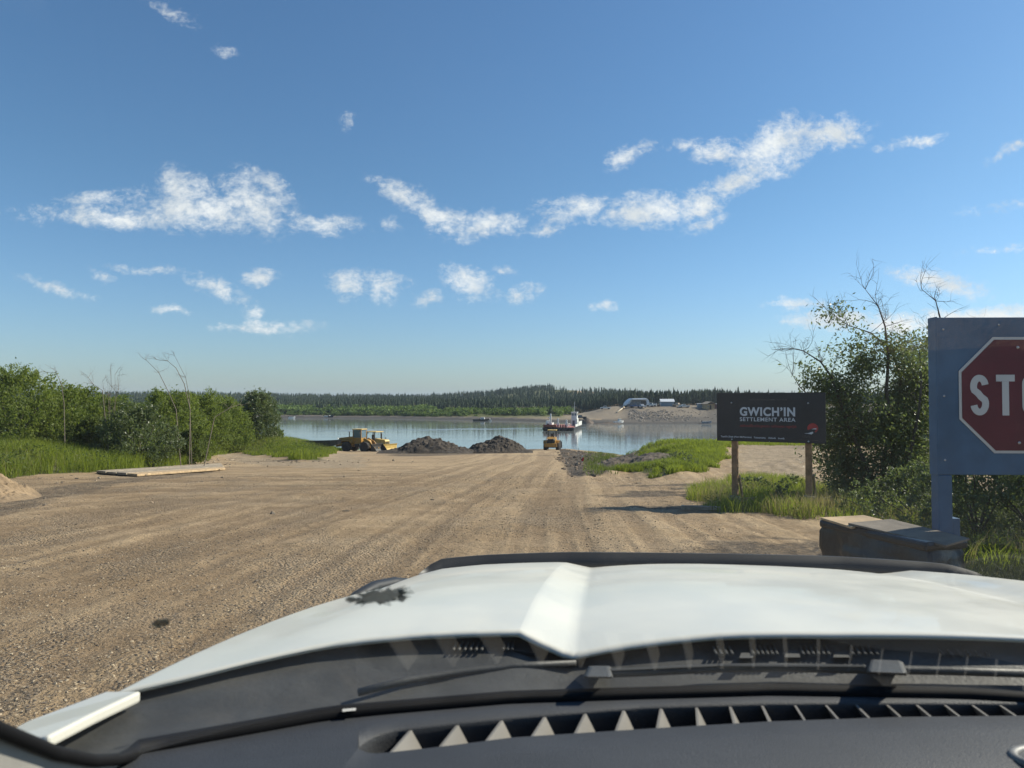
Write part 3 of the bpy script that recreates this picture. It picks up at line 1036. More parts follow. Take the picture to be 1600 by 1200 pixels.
def build_right_tree():
    r = np.random.default_rng(5)
    D = 19.0
    base = at(1385, 800, D)
    base.z = hz(base.x, base.y)
    root = empty("willow_tree", base, 0, "big dark green willow with bare branch tips, behind the black sign", "tree")
    def loc(px, py, dd=0.0):
        return at(px, py, D + dd) - base
    mb = MB()
    tw = []
    stems = [
        [(1385, 800, 0), (1380, 720, .1), (1400, 640, .2), (1408, 590, .2), (1392, 545, .1), (1360, 520, 0), (1325, 508, 0), (1300, 490, -.1)],
        [(1392, 800, 0), (1395, 700, 0), (1385, 610, -.3), (1388, 560, -.3), (1383, 510, -.2), (1372, 478, -.2), (1352, 452, -.2)],
        [(1380, 800, 0), (1350, 720, -.5), (1320, 650, -.6), (1300, 590, -.5), (1282, 565, -.4), (1255, 548, -.4), (1238, 545, -.4)],
        [(1370, 800, 0), (1330, 740, .5), (1295, 680, .8), (1272, 625, .8), (1250, 605, .8), (1238, 585, .8)],
        [(1400, 800, 0), (1430, 700, .4), (1450, 620, .6), (1462, 560, .6), (1470, 500, .6), (1462, 470, .6), (1440, 452, .6)],
        [(1410, 800, 0), (1460, 720, .9), (1500, 640, 1.2), (1520, 580, 1.2), (1540, 540, 1.2)],
        [(1390, 800, 0), (1420, 720, -.8), (1436, 640, -1), (1440, 590, -1), (1436, 545, -1)],
    ]
    ends = []
    for st in stems:
        pts = [loc(*q) for q in st]
        n = len(pts)
        mb.tube(pts, [.060 * (1 - i / (n - 1)) ** 1.2 + .006 for i in range(n)], 6)
        for i in range(2, n):
            for _ in range(2):
                d = (pts[i] - pts[i - 1]).normalized() + Vector(r.normal(size=3)) * .8
                branch(mb, pts[i], d, r.uniform(.5, 1.0), .009, 1, r, tw, .02)
        ends.append(pts[-1])
    # bare twiggy tips against the sky
    for (px, py, n) in [(1352, 452, 3), (1372, 480, 5), (1385, 500, 5), (1300, 490, 2), (1240, 545, 4), (1258, 555, 5), (1285, 570, 4), (1440, 455, 2), (1462, 470, 4), (1455, 520, 5), (1238, 587, 3)]:
        for _ in range(n):
            branch(mb, loc(px, py, -.2), Vector((r.normal() * .55 - .15, r.normal() * .3, .8 + r.normal() * .3)), r.uniform(.30, .65), .005, 1, r, [], .0)
    mb.build("branches", M_BARK, root)
    # crown: ellipsoidal masses of leaf clusters, px centre, radii (m), leaves
    masses = [
        (1375, 700, 0, 1.25, 1.1, 1.25, 7600), (1330, 640, -.2, .95, .9, 1.0, 5000), (1420, 640, .2, .85, .9, 1.1, 5000), (1300, 690, .4, .55, .7, .8, 2600), (1330, 745, 0, .75, .8, .65, 3200),
        (1440, 590, .2, .5, .6, .75, 2300), (1355, 570, 0, .5, .5, .5, 1500), (1400, 555, -.2, .42, .5, .6, 1400), (1290, 600, -.3, .45, .45, .42, 900), (1450, 545, .6, .35, .4, .45, 800),
        (1300, 492, -.1, .30, .25, .17, 260), (1330, 505, -.1, .16, .2, .12, 90), (1318, 545, 0, .3, .3, .22, 240), (1345, 530, 0, .2, .25, .2, 120),
        (1430, 730, 0, .8, .9, .9, 3600), (1500, 690, .9, 1.0, .8, 1.2, 4200), (1530, 600, 1.2, .7, .7, .9, 1600), (1590, 680, 1.4, 1.2, .9, 1.3, 4200),
        (1265, 575, -.3, .25, .25, .22, 110), (1430, 555, -.9, .3, .3, .35, 420), (1385, 770, -.6, .9, .8, .5, 2600), (1310, 612, -.4, .3, .3, .3, 500),
    ]
    C, Dn = [], []
    for (px, py, dd, rx, ry, rz, n) in masses:
        c = np.array(loc(px, py, dd))
        k = max(3, n // 75)
        cc = r.normal(size=(k, 3))
        cc /= np.linalg.norm(cc, axis=1, keepdims=True)
        cc *= (r.random((k, 1)) ** .4)
        cc = cc * np.array([rx, ry, rz]) + c
        m = int(n * 1.15) // k
        off = r.normal(size=(k, m, 3)) * np.array([.19, .19, .17])
        C.append((cc[:, None] + off).reshape(-1, 3))
        Dn.append((r.normal(size=(k, 1, 3)) * .5 + r.normal(size=(k, m, 3)) * .6 + np.array([0, 0, .1])).reshape(-1, 3))
    C, Dn = np.concatenate(C), np.concatenate(Dn)
    keep = C[:, 2] > .15
    C, Dn = C[keep], Dn[keep]
    V, F, rnd = leaf_quads(C, Dn, r.uniform(.065, .125, len(C)), r, .45)
    mesh_np("crown", V, F, M_DARKGREEN, root, attrs=dict(rnd=rnd))


build_right_tree()


def build_undergrowth():
    r = np.random.default_rng(15)
    items = [((1750, 870, 11.6), 3.4, 3.6, "tall willow shrub added to shade the grass at the right picture edge, behind the low shrubs under the stop sign"),  # first two shrubs are added to cast shade on the grass
             ((1990, 900, 8.3), 2.8, 3.2, "unseen willow shrub added beyond the right picture edge to shade the grass"),
             ((1528, 850, 11.5), 2.0, 1.5, "leafy shrub under the stop sign panel, just right of the blue post"),
             ((1630, 850, 11.0), 2.0, 1.6, "leafy shrub under the stop sign panel, cut by the right picture edge"),
             ((1440, 815, 13.5), 1.9, 1.25, "low spreading shrub behind the covered bin and left of the blue post"),
             ((1360, 805, 15.5), 1.3, .75, "small grey green shrub between the grass and the covered bin")]
    items += [((1062, 722, 39), 2.0, .55, "low dark weedy bush in the middle of the green grassy mound"), ((1072, 736, 36), 1.3, .40, "small dark weedy bush low on the front of the grassy mound"),
              ((1175, 752, 21.5), 1.6, .50, "dark weedy bush behind and between the black sign's posts"), ((1238, 745, 22.0), 1.2, .50, "small weedy bush behind the black sign's right post"), ((1228, 782, 17.6), .7, .50, "pale weedy tuft bush just left of the black sign's right post")]
    for (q, w, h, lab) in items:
        b = at(*q)
        b.z = hz(b.x, b.y)
        mb, V, F, rnd = shrub_meshes(r, h, w, max(900, int(4600 * min(w * h, 7.0) / 2.2)), .075, .5, int(40 * w), nstem=7)
        root = empty("leafy_shrub", b, 0, lab, "shrub", "shrubs on the right verge")
        mb.build("stem", M_BARK, root)
        mesh_np("crown", V, F, M_DARKGREEN, root, attrs=dict(rnd=rnd))


build_undergrowth()


def build_dead():
    r = np.random.default_rng(9)
    def plant(name, base, label, draw, cat="dead shrub"):
        b = at(*base)
        b.z = hz(b.x, b.y)
        mb = MB()
        draw(mb, b)
        o = mb.build(name, M_DEADWOOD)
        o.location = b
        tag(o, label, cat, "dead wood above the left shrubs")
        return o
    def twiggy(mb, b):
        for k in range(7):
            p = at(172 + r.normal() * 4, 690, 46) - b
            p.z = 0
            tip = at(160 + 5 * k + r.normal() * 2, 572 + 16 * abs(r.normal()), 46) - b
            pts = [p.lerp(tip, f) + Vector(r.normal(size=3)) * .09 * f for f in (0, .25, .5, .75, 1)]
            mb.tube(pts, [.022, .018, .014, .010, .006], 4)
            for i in (2, 3, 3, 4):
                branch(mb, pts[i], Vector((r.normal() * .5, r.normal() * .4, .9)), r.uniform(.3, .8), .011, 1, r, [])
    plant("dead_shrub", (172, 690, 46), "bare twiggy upright dead shrub rising above the green shrubs", twiggy)
    def lean(path, r0):
        def f(mb, b):
            pts = [at(px, py, d) - b for (px, py, d) in path]
            pts[0].z = -.1
            n = len(pts)
            mb.tube(pts, [r0 * .62 * (1 - .8 * i / n) for i in range(n)], 5)
            for i in range(n - 2, n):
                for _ in range(3):
                    branch(mb, pts[i], (pts[i] - pts[i - 1]).normalized() + Vector(r.normal(size=3)) * .5, r.uniform(.3, .8), .01, 1, r, [])
        return f
    plant("dead_branch", (283, 700, 44), "long pale dead branch leaning left over the shrubs", lean([(283, 700, 44), (275, 640, 44), (262, 610, 44), (248, 582, 44), (228, 562, 44)], .05))
    plant("dead_branch", (296, 700, 44), "dead branch arching left with a few leaves at its tip", lean([(296, 700, 44), (297, 640, 44), (288, 600, 44), (275, 575, 44), (262, 564, 44), (246, 562, 44)], .05))
    plant("dead_branch", (300, 705, 44.5), "thin straight dead stem standing highest over the shrubs", lean([(300, 705, 44.5), (296, 620, 44.5), (290, 590, 44.5), (273, 556, 44.5)], .035))
    plant("dead_branch", (318, 700, 43), "pale fallen branch leaning right across the shrubs", lean([(318, 668, 42), (335, 652, 42.5), (358, 638, 43), (374, 632, 43.5)], .05))
    plant("dead_branch", (100, 690, 40), "thin dead stem with a sparse top above the second shrub", lean([(102, 690, 40), (100, 630, 40), (96, 600, 40), (88, 582, 40), (76, 582, 40)], .04))
    plant("dead_branch", (150, 680, 41), "crooked dead branch lying low over the shrub tops", lean([(172, 640, 41), (160, 610, 41), (145, 600, 41), (138, 590, 41)], .04))


build_dead()


def build_pebbles():
    r = np.random.default_rng(44)
    ico = bpy.data.meshes.new("tmp")
    import bmesh
    bm = bmesh.new()
    bmesh.ops.create_icosphere(bm, subdivisions=1, radius=1.0)
    tv = np.array([v.co[:] for v in bm.verts])
    tf = np.array([[v.index for v in f.verts] for f in bm.faces])
    bm.free()
    bpy.data.meshes.remove(ico)
    temps = []
    for k in range(6):
        q = tv * (1 + .28 * r.normal(size=(len(tv), 1)))
        temps.append((q * np.array([1, .8, .55]), tf))
    m = bpy.data.materials.new("gravel_stones")
    m.use_nodes = True
    T = NT(m.node_tree)
    a = T.n('ShaderNodeAttribute', attribute_name='rnd').outputs['Fac']
    rp = T.n('ShaderNodeValToRGB', i_0=a)
    e = rp.color_ramp.elements
    e[0].position, e[0].color = 0.0, rgb(.07, .055, .04)
    e[1].position, e[1].color = 1.0, rgb(.44, .35, .23)
    for p, c in [(.3, (.15, .12, .09)), (.55, (.24, .18, .115)), (.8, (.31, .25, .17))]:
        q = e.new(p)
        q.color = rgb(*c)
    b = T.n('ShaderNodeBsdfPrincipled', i_Base_Color=rp.outputs[0], i_Roughness=.85)
    o = T.n('ShaderNodeOutputMaterial')
    T.t.links.new(b.outputs[0], o.inputs[0])
    # loose gravel, thick in windrows beside the wheel tracks
    n = 100000
    t = r.uniform(-.82, .35, n)
    d = 3.6 * (34 / 3.6) ** r.random(n)
    x, y = t * d, d
    s = x - pathx(y) + (vnoise(x * .07, y * .07, 9) - .5) * 1.6
    win = fbm(s * 1.1, y * .07, 81, 3)
    patch = fbm(x * .5, y * .4, 82, 3)
    keep = r.random(n) < (sst(win, .50, .66) * .6 + sst(patch, .5, .66) * .9) * sst(-x + .30 * y, -1, 3) + .05
    keep &= poly_sd(x, y, BENCH) < .3
    x, y = x[keep], y[keep]
    sz = .003 + .011 * r.random(len(x)) ** 6 + .0003 * y
    P = np.stack([x, y, H(x, y) + sz * .1], 1)
    tag(scatter_mesh("road_gravel", temps, P, sz, sz, m, r), kind='stuff')
    # bigger stones and clods along the left edge and thinly on the road
    n = 1500
    x, y = r.uniform(-26, 9, n), r.uniform(7, 60, n)
    sd = poly_sd(x, y, BENCH)
    keep = (sd < 0) & (r.random(n) < np.exp(-((sd + 1.4) / 1.6) ** 2) + .06)
    x, y = x[keep], y[keep]
    sz = r.uniform(.02, .07, len(x)) * (1 + y / 60)
    tag(scatter_mesh("loose_stones", temps, np.stack([x, y, H(x, y)], 1), sz, sz, m, r), kind='stuff')
    # riprap on the far landing's slope
    n = 900
    t = .166 + .05 * np.abs(r.normal(size=n))
    s = 17 + 26 * r.random(n) ** 1.4 + 4 * np.sin(t * 300)
    y = np.interp(t, T_S, Y_S) + s
    sz = .18 + .5 * r.random(n) ** 2
    tag(scatter_mesh("riprap_stones", temps, np.stack([t * y, y, H(t * y, y)], 1), sz, sz, principled("pale_rock", (.22, .19, .155), .9, var=.35, vscale=.8), r), kind='stuff')
    # rubble and litter on the embankment's shoulder
    P = rand_in_poly(ROUGH_R, 900, r, .6)
    P = P[P[:, 0] < P[:, 1] * .13]
    sz = .04 + .17 * r.random(len(P)) ** 2
    tag(scatter_mesh("embankment_rubble", temps, np.stack([P[:, 0], P[:, 1], H(P[:, 0], P[:, 1])], 1), sz, sz, principled("dark_clods", (.150, .110, .075), .95, var=.7, vscale=.9), r), kind='stuff')


build_pebbles()

# ------------------------------------------------------------------ signs, bin, timber
M_BLACKPANEL = principled("black_sign_face", (.014, .016, .019), .45, var=.25, vscale=2.0, dirt=(.05, .045, .04), dirt_amt=.12)
M_WHITEPAINT = principled("white_lettering", (.62, .64, .66), .5, var=.06)
M_REDPAINT = principled("red_lettering", (.42, .035, .03), .5, var=.1)
M_DULLRED = principled("dull_red_lettering", (.26, .030, .030), .5, var=.1)
M_GREYPAINT = principled("dim_grey_lettering", (.075, .06, .06), .5, var=.1)
M_BOLT = principled("bolt_steel", (.55, .55, .55), .35, metal=.8, var=.1)
M_POST = principled("treated_lumber", (.34, .19, .09), .8, var=.35, vscale=5, bump=.35, bscale=40, dirt=(.11, .08, .055), dirt_amt=.3)
M_PALEWOOD = principled("pale_lumber", (.42, .30, .17), .8, var=.25, vscale=5, bump=.3, bscale=40, dirt=(.16, .12, .08), dirt_amt=.25)
M_GREYWOOD = principled("weathered_plank", (.30, .245, .175), .9, var=.35, vscale=4, bump=.5, bscale=30, dirt=(.11, .09, .07), dirt_amt=.35)


def letters(name, body, mat, parent, size, loc, rot, width=1.0, bold=.0, align='LEFT', depth=.0015, space=1.0):
    cu = bpy.data.curves.new(name, 'FONT')
    cu.body = body
    cu.size = size
    cu.align_x = align
    cu.offset = bold
    cu.extrude = depth
    cu.space_character = space
    o = bpy.data.objects.new(name, cu)
    COL.objects.link(o)
    cu.materials.append(mat)
    o.parent = parent
    o.location = loc
    o.rotation_euler = rot
    o.scale = (width, 1, 1)
    return o


def fit_letters(o, width):
    dg = bpy.context.evaluated_depsgraph_get()
    me = bpy.data.meshes.new_from_object(o.evaluated_get(dg))
    n = bpy.data.objects.new('x', me)
    xs = [v.co.x for v in me.vertices]
    k = width / max(1e-6, max(xs) - min(xs))
    for v in me.vertices: v.co.x = (v.co.x - min(xs)) * k
    nm, par, loc, rot = o.name, o.parent, o.location.copy(), o.rotation_euler.copy()
    bpy.data.objects.remove(o)
    n.name = nm
    COL.objects.link(n)
    n.parent, n.location, n.rotation_euler = par, loc, rot
    return n


def build_area_sign():
    L, Rr = Vector((5.41, 18.6, 0)), Vector((7.66, 17.2, 0))
    mid = (L + Rr) / 2
    W = (Rr - L).length
    rz = math.atan2(Rr.y - L.y, Rr.x - L.x)
    zg = hz(mid.x, mid.y)
    root = empty("area_sign", (mid.x, mid.y, zg), rz, "black rectangular sign reading GWICH'IN SETTLEMENT AREA on two wooden posts", "sign")
    z0, z1 = 8.93 - zg, 10.185 - zg
    Hh = z1 - z0
    MB().box((0, 0, (z0 + z1) / 2), (W, .022, Hh)).build("panel", M_BLACKPANEL, root, .003)
    # photo fractions of the panel face (from the upper left) -> local position, 1.5 mm proud of the face
    def fp(fx, fy): return Vector((-W / 2 + fx * W, -.0125, z1 - fy * Hh))
    rot = (R(90), 0, 0)
    def put(name, body, mat, fx0, fx1, fy_base, cap, bold=0.0, mean=.72):
        o = letters(name, body, mat, root, cap * Hh / mean, fp(fx0, fy_base), rot, 1.0, bold, space=1.12 if bold > .002 else 1.0)
        fit_letters(o, (fx1 - fx0) * W)
        return o
    put("title_lettering", "GWICH\u2019IN", M_WHITEPAINT, .225, .735, .465, .170, .011)
    put("subtitle_lettering", "SETTLEMENT AREA", M_WHITEPAINT, .225, .738, .580, .078, .0024)
    put("motto_lettering", "nakhwadiila ts\u2019at gwunzu nakhwanan nagwijah", M_DULLRED, .225, .745, .700, .058, .0015)
    put("welcome_lettering", "YOU\u2019RE WELCOME TO THE", M_GREYPAINT, .315, .665, .155, .028, .001)
    put("community_lettering", "Teetl\u2019it Zheh (Fort McPherson)", M_WHITEPAINT, .038, .335, .925, .034, .001)
    put("community_lettering", "Tsiigehtchic", M_WHITEPAINT, .355, .468, .930, .034, .001)
    put("community_lettering", "Aklavik", M_WHITEPAINT, .490, .562, .930, .034, .001)
    put("community_lettering", "Inuvik", M_WHITEPAINT, .582, .640, .932, .034, .001)
    put("council_lettering", "GWICH\u2019IN TRIBAL COUNCIL", M_GREYPAINT, .765, .935, .945, .016, .0005)
    # the round red emblem: a disc with a dark notch, a pale feather shape across it
    def disc(mb, c, ra, rb, a0, a1, n=28, t=.0015, inner=0.0):
        vs, fs = [], []
        for i in range(n + 1):
            a = R(a0 + (a1 - a0) * i / n)
            for q in (inner, 1.0):
                for y in (-t, .001):
                    vs.append((c.x + ra * q * math.cos(a), c.y + y, c.z + rb * q * math.sin(a)))
        for i in range(n):
            b = i * 4
            fs += [(b, b + 4, b + 6, b + 2), (b + 2, b + 6, b + 7, b + 3), (b + 1, b + 3, b + 7, b + 5)]
        mb.add(vs, fs)
    em = fp(.888, .70)
    mb = MB()
    disc(mb, em, .125, .120, -35, 205, inner=0.0)
    disc(mb, em, .125, .120, -62, -35, inner=.72)
    emb = mb.build("emblem", M_REDPAINT, root)
    mb = MB()
    q = fp(.872, .795) + Vector((0, -.004, 0))
    mb.add([q + Vector(v) for v in [(-.16, 0, -.012), (-.05, 0, -.022), (.01, 0, -.035), (.055, 0, .0), (.045, 0, .035), (0, 0, .02), (-.06, 0, -.004)]], [(0, 1, 2, 3, 4, 5, 6)])
    mb.add([em + Vector((.02, -.005, -.02)) + Vector(v) for v in [(-.05, 0, -.008), (.055, 0, -.008), (.075, 0, .004), (.05, 0, .02), (.0, 0, .012)]], [(0, 1, 2, 3, 4)])
    mb.build("feather", M_WHITEPAINT, emb)
    mb = MB()
    for k in range(6):
        c = fp(.80 + .012 * k, .86 + .01 * (k % 2))
        mb.box(c + Vector((0, -.001, 0)), (.008, .003, .07), (0, R(12), 0))
    mb.build("drawn_figures", M_GREYPAINT, root)
    for fx, fy in [(.145, .205), (.850, .210), (.148, .965), (.85, .965), (.5, .02), (.5, .985)]:
        big = abs(fx - .5) > .1
        c = fp(fx, fy)
        mb = MB()
        mb.lathe([(.001, -.010), (.020 if big else .009, -.008), (.022 if big else .010, .0)], c, 'Y', 10)
        mb.build("bolt", M_BOLT, root, smooth=True)
    # posts with a foot block, a stub board and braces behind
    for fx in (.165, .845):
        x = -W / 2 + fx * W
        zb = hz(*(root.matrix_basis @ Vector((x, .09, 0))).to_2d()) - zg
        p = MB().box((x, .095, (zb - .2 + z1 - .1) / 2), (.145, .145, z1 - .1 - zb + .2)).build("post", M_POST, root, .008)
        p2 = MB()
        p2.box((x + .02, -.05, zb + .10), (.26, .12, .30), (R(6), R(4), R(8)))
        p2.build("foot_block", M_GREYWOOD, p, .008)
        br = MB()
        br.hexa([(x + .07, .50, zb - .05), (x + .115, .50, zb - .05), (x + .115, .60, zb - .05), (x + .07, .60, zb - .05)],
                [(x + .07, .13, zb + .72), (x + .115, .13, zb + .72), (x + .115, .20, zb + .78), (x + .07, .20, zb + .78)])
        br.build("brace", M_PALEWOOD, p, .004)
        br = MB()
        br.box((x + .22, .32, zb + .13), (.55, .04, .10), (0, R(-8), R(12)))
        br.build("ground_board", M_PALEWOOD, p, .004)


build_area_sign()

M_BLUE = principled("blue_painted_plywood", (.056, .118, .200), .55, var=.14, vscale=4, bump=.08, bscale=70, dirt=(.12, .14, .15), dirt_amt=.25)
M_STOPRED = principled("stop_sign_red", (.100, .011, .020), .45, var=.12, vscale=6, dirt=(.32, .14, .12), dirt_amt=.12)
M_STOPWHITE = principled("reflective_white", (.50, .52, .51), .4, var=.05)


def ribbon(mb, path, w, y0, y1, closed=False):
    """flat stroke of width w in the XZ plane between y0 (front) and y1"""
    n = len(path)
    Lp, Rp = [], []
    for i in range(n):
        a = Vector(path[(i - 1) % n] if closed or i > 0 else path[i])
        b = Vector(path[(i + 1) % n] if closed or i < n - 1 else path[i])
        d = (b - a).normalized()
        nrm = Vector((-d.y, d.x))
        p = Vector(path[i])
        Lp.append(p + nrm * w / 2)
        Rp.append(p - nrm * w / 2)
    vs, fs = [], []
    for i in range(n):
        for q in (Lp[i], Rp[i]):
            vs += [(q.x, y0, q.y), (q.x, y1, q.y)]
    m = n if closed else n - 1
    for i in range(m):
        a, b = i * 4, ((i + 1) % n) * 4
        fs += [(a, b, b + 2, a + 2), (a + 1, a + 3, b + 3, b + 1), (a, a + 1, b + 1, b), (a + 2, b + 2, b + 3, a + 3)]
    if not closed:
        fs += [(0, 2, 3, 1), ((n - 1) * 4, (n - 1) * 4 + 1, (n - 1) * 4 + 3, (n - 1) * 4 + 2)]
    mb.add(vs, fs)


def arc(cx, cy, rx, ry, a0, a1, n=14):
    return [(cx + rx * math.cos(R(a0 + (a1 - a0) * i / n)), cy + ry * math.sin(R(a0 + (a1 - a0) * i / n))) for i in range(n + 1)]


def build_stop():
    D = 4.75
    tl, bl = at(1462, 496, D), at(1474, 742, D)
    x0, z1, z0 = at(1463, 600, D).x, tl.z, bl.z
    W, T = 1.20, .085
    zg = hz(x0 + .3, D)
    root = empty("stop_sign_board", (x0, D, zg), R(-1.5), "tall blue board with a red octagonal STOP sign at the right edge", "sign")
    a, b = z0 - zg, z1 - zg
    MB().box((W / 2, T / 2, (a + b) / 2), (W, T, b - a)).build("board", M_BLUE, root, .005)
    MB().box((.004, T / 2, (a + b) / 2), (.012, T + .012, b - a + .008)).build("edge_strip", M_BLUE, root, .003)
    for x, nm in ((.050, "post"), (W - .06, "post")):
        p = MB().box((x, T / 2, (a - .4) / 2), (.092, .09, a + .4 - .004)).build(nm, M_BLUE, root, .005)
        if x < .3:
            MB().box((.122, T / 2 + .01, .50), (.050, .10, 1.25)).build("stub_post", M_BLUE, p, .004)
    # octagon
    cz = (at(1600, 527, D).z + at(1600, 708, D).z) / 2 - zg
    hr = (at(1600, 527, D).z - at(1600, 708, D).z) / 2
    cx = at(1497, 600, D).x - x0 + hr
    def octo(rad, y0, y1, mb):
        k = rad / math.cos(math.pi / 8)
        mb.prism([(cx + k * math.cos(math.pi / 8 + i * math.pi / 4), cz + k * math.sin(math.pi / 8 + i * math.pi / 4)) for i in range(8)], y0, y1, 'Y')
        return mb
    pl = octo(hr, -.006, -.0015, MB()).build("octagon_sign", M_STOPWHITE, root)
    octo(hr - .018, -.0085, -.0068, MB()).build("red_face", M_STOPRED, pl)
    for (bx, bz) in ((cx, cz + hr * .82), (cx, cz - hr * .82)):
        MB().lathe([(.002, -.0125), (.009, -.0118), (.010, -.0086)], (bx, 0, bz), 'Y', 10).build("bolt", M_BOLT, pl, smooth=True)
    for (bx, bz) in ((.05, b - .08), (.05, a + .10), (.05, (a + b) / 2), (W - .06, b - .08), (W - .06, a + .10), (.42, b - .05), (.80, b - .05)):
        MB().lathe([(.002, -.004), (.007, -.0035), (.008, -.0005)], (bx, 0, bz), 'Y', 8).build("screw", M_BOLT, root, smooth=True)
    # highway letters S T O P
    h, w, st = hr * .70, hr * .315, hr * .115
    gap = hr * .125
    xs = cx - (4 * w + 3 * gap) / 2
    y0, y1 = -.0105, -.0088
    def fr(i): return xs + i * (w + gap)
    zb = cz - h / 2
    mb = MB()
    X, s = fr(0), st
    rx, ry = (w - s) / 2, (h - s) / 4
    mx = X + w / 2
    path = arc(mx, zb + h - s / 2 - ry, rx, ry, 12, 205, 16)
    path += [(mx - rx * .25, zb + h / 2 + ry * .22), (mx + rx * .25, zb + h / 2 - ry * .22)]
    path += arc(mx, zb + s / 2 + ry, rx, ry, 25, -168, 16)
    ribbon(mb, path, s, y0, y1)
    X = fr(1)
    mb.box((X + w / 2, (y0 + y1) / 2, zb + h - s / 2), (w, y1 - y0, s))
    mb.box((X + w / 2, (y0 + y1) / 2, zb + (h - s) / 2 - .0002), (s, y1 - y0, h - s - .0004))
    X = fr(2) + w / 2
    ro = (h - s) / 2
    path = arc(X, zb + h - s / 2 - rx, rx, rx, 0, 180, 12) + arc(X, zb + s / 2 + rx, rx, rx, 180, 360, 12)
    ribbon(mb, path, s, y0, y1, True)
    X = fr(3)
    mb.box((X + s / 2, (y0 + y1) / 2, zb + h / 2), (s, y1 - y0, h))
    path = [(X + s, zb + h - s / 2)] + arc(X + w - s / 2 - h * .15, zb + h - s / 2 - h * .2, h * .15, h * .2, 90, -90, 12) + [(X + s, zb + h - s / 2 - h * .4)]
    ribbon(mb, path, s, y0, y1)
    mb.build("stop_lettering", M_STOPWHITE, pl)


build_stop()

M_BAG = principled("black_plastic_bag", (.020, .021, .022), .36, var=.3, vscale=5, bump=.5, bscale=14, spec=.35, dirt=(.04, .036, .03), dirt_amt=.2)


def build_bin():
    A, B = at(1287, 830, 5.25), at(1448, 850, 4.42)     # near-left and near-right upper corners
    dirx = Vector((B.x - A.x, B.y - A.y, 0))
    Lx = dirx.length
    rz = math.atan2(dirx.y, dirx.x)
    mid = Vector(((A.x + B.x) / 2, (A.y + B.y) / 2, 0))
    ux = dirx.normalized()
    uy = Vector((-ux.y, ux.x, 0))
    dep = .30
    c = mid + uy * dep / 2
    zg = hz(c.x, c.y)
    root = empty("covered_bin", (c.x, c.y, zg), rz, "waste bin wrapped in black plastic with plywood lid boards, beside the blue post", "bin")
    top = at(1370, 826, 4.85).z - zg
    # wrinkled bag: a closed ring of columns around the box
    nx, ny, nz = 34, 14, 26
    ring = [(-Lx / 2 + Lx * i / nx, -dep / 2) for i in range(nx)] + [(Lx / 2, -dep / 2 + dep * i / ny) for i in range(ny)]
    ring += [(Lx / 2 - Lx * i / nx, dep / 2) for i in range(nx)] + [(-Lx / 2, dep / 2 - dep * i / ny) for i in range(ny)]
    ring = np.array(ring)
    n = len(ring)
    r = np.random.default_rng(3)
    V = []
    per = np.arange(n)
    for k in range(nz + 1):
        f = k / nz
        z = .02 + (top - .03) * f
        taper = .86 + .14 * f
        fold = (fbm(per * .22 + f * 3.0, np.full(n, f * 5.0 + 2), 91, 3) - .5) * .055 + (fbm(per * .09 - f * 2.2, np.full(n, f * 9.0), 92, 2) - .5) * .05
        bulge = .025 * math.sin(f * 3.1) + (.025 if .80 < f < .93 else 0)
        q = ring * taper
        nn = q / np.linalg.norm(q, axis=1, keepdims=True)
        q = q + nn * (fold + bulge)[:, None]
        V.append(np.column_stack([q, np.full(n, z)]))
    V = np.concatenate(V)
    i, j = np.meshgrid(np.arange(nz), np.arange(n), indexing='ij')
    F = np.stack([i * n + j, i * n + (j + 1) % n, (i + 1) * n + (j + 1) % n, (i + 1) * n + j], -1).reshape(-1, 4)
    mesh_np("plastic_wrap", V, F, M_BAG, root, smooth=True)
    mb = MB()
    mb.box((0, 0, top - .035), (Lx + .05, dep + .05, .06))
    mb.build("rim", M_BAG, root, .02)
    mb = MB()
    zt = top
    mb.hexa([(-Lx / 2 - .01, -dep / 2 - .02, zt - .005), (-.12, -dep / 2 - .05, zt - .018), (-.10, dep / 2, zt + .0), (-Lx / 2 + .06, dep / 2 + .02, zt + .005)],
            [(-Lx / 2 - .01, -dep / 2 - .02, zt + .010), (-.12, -dep / 2 - .05, zt - .002), (-.10, dep / 2, zt + .016), (-Lx / 2 + .06, dep / 2 + .02, zt + .021)])
    mb.build("lid_board", M_PALEWOOD, root, .003)
    mb = MB()
    mb.hexa([(-.17, -dep / 2 - .03, zt + .002), (Lx / 2 + .09, -dep / 2 + .05, zt - .025), (Lx / 2 + .05, dep / 2, zt - .004), (-.14, dep / 2 + .03, zt + .018)],
            [(-.17, -dep / 2 - .03, zt + .016), (Lx / 2 + .09, -dep / 2 + .05, zt - .011), (Lx / 2 + .05, dep / 2, zt + .010), (-.14, dep / 2 + .03, zt + .030)])
    mb.build("lid_board", principled("shade_dark_plywood", (.15, .125, .095), .85, var=.35, vscale=5, bump=.3, bscale=30), root, .003)  # this board's shadow is put into its darker wood colour


build_bin()


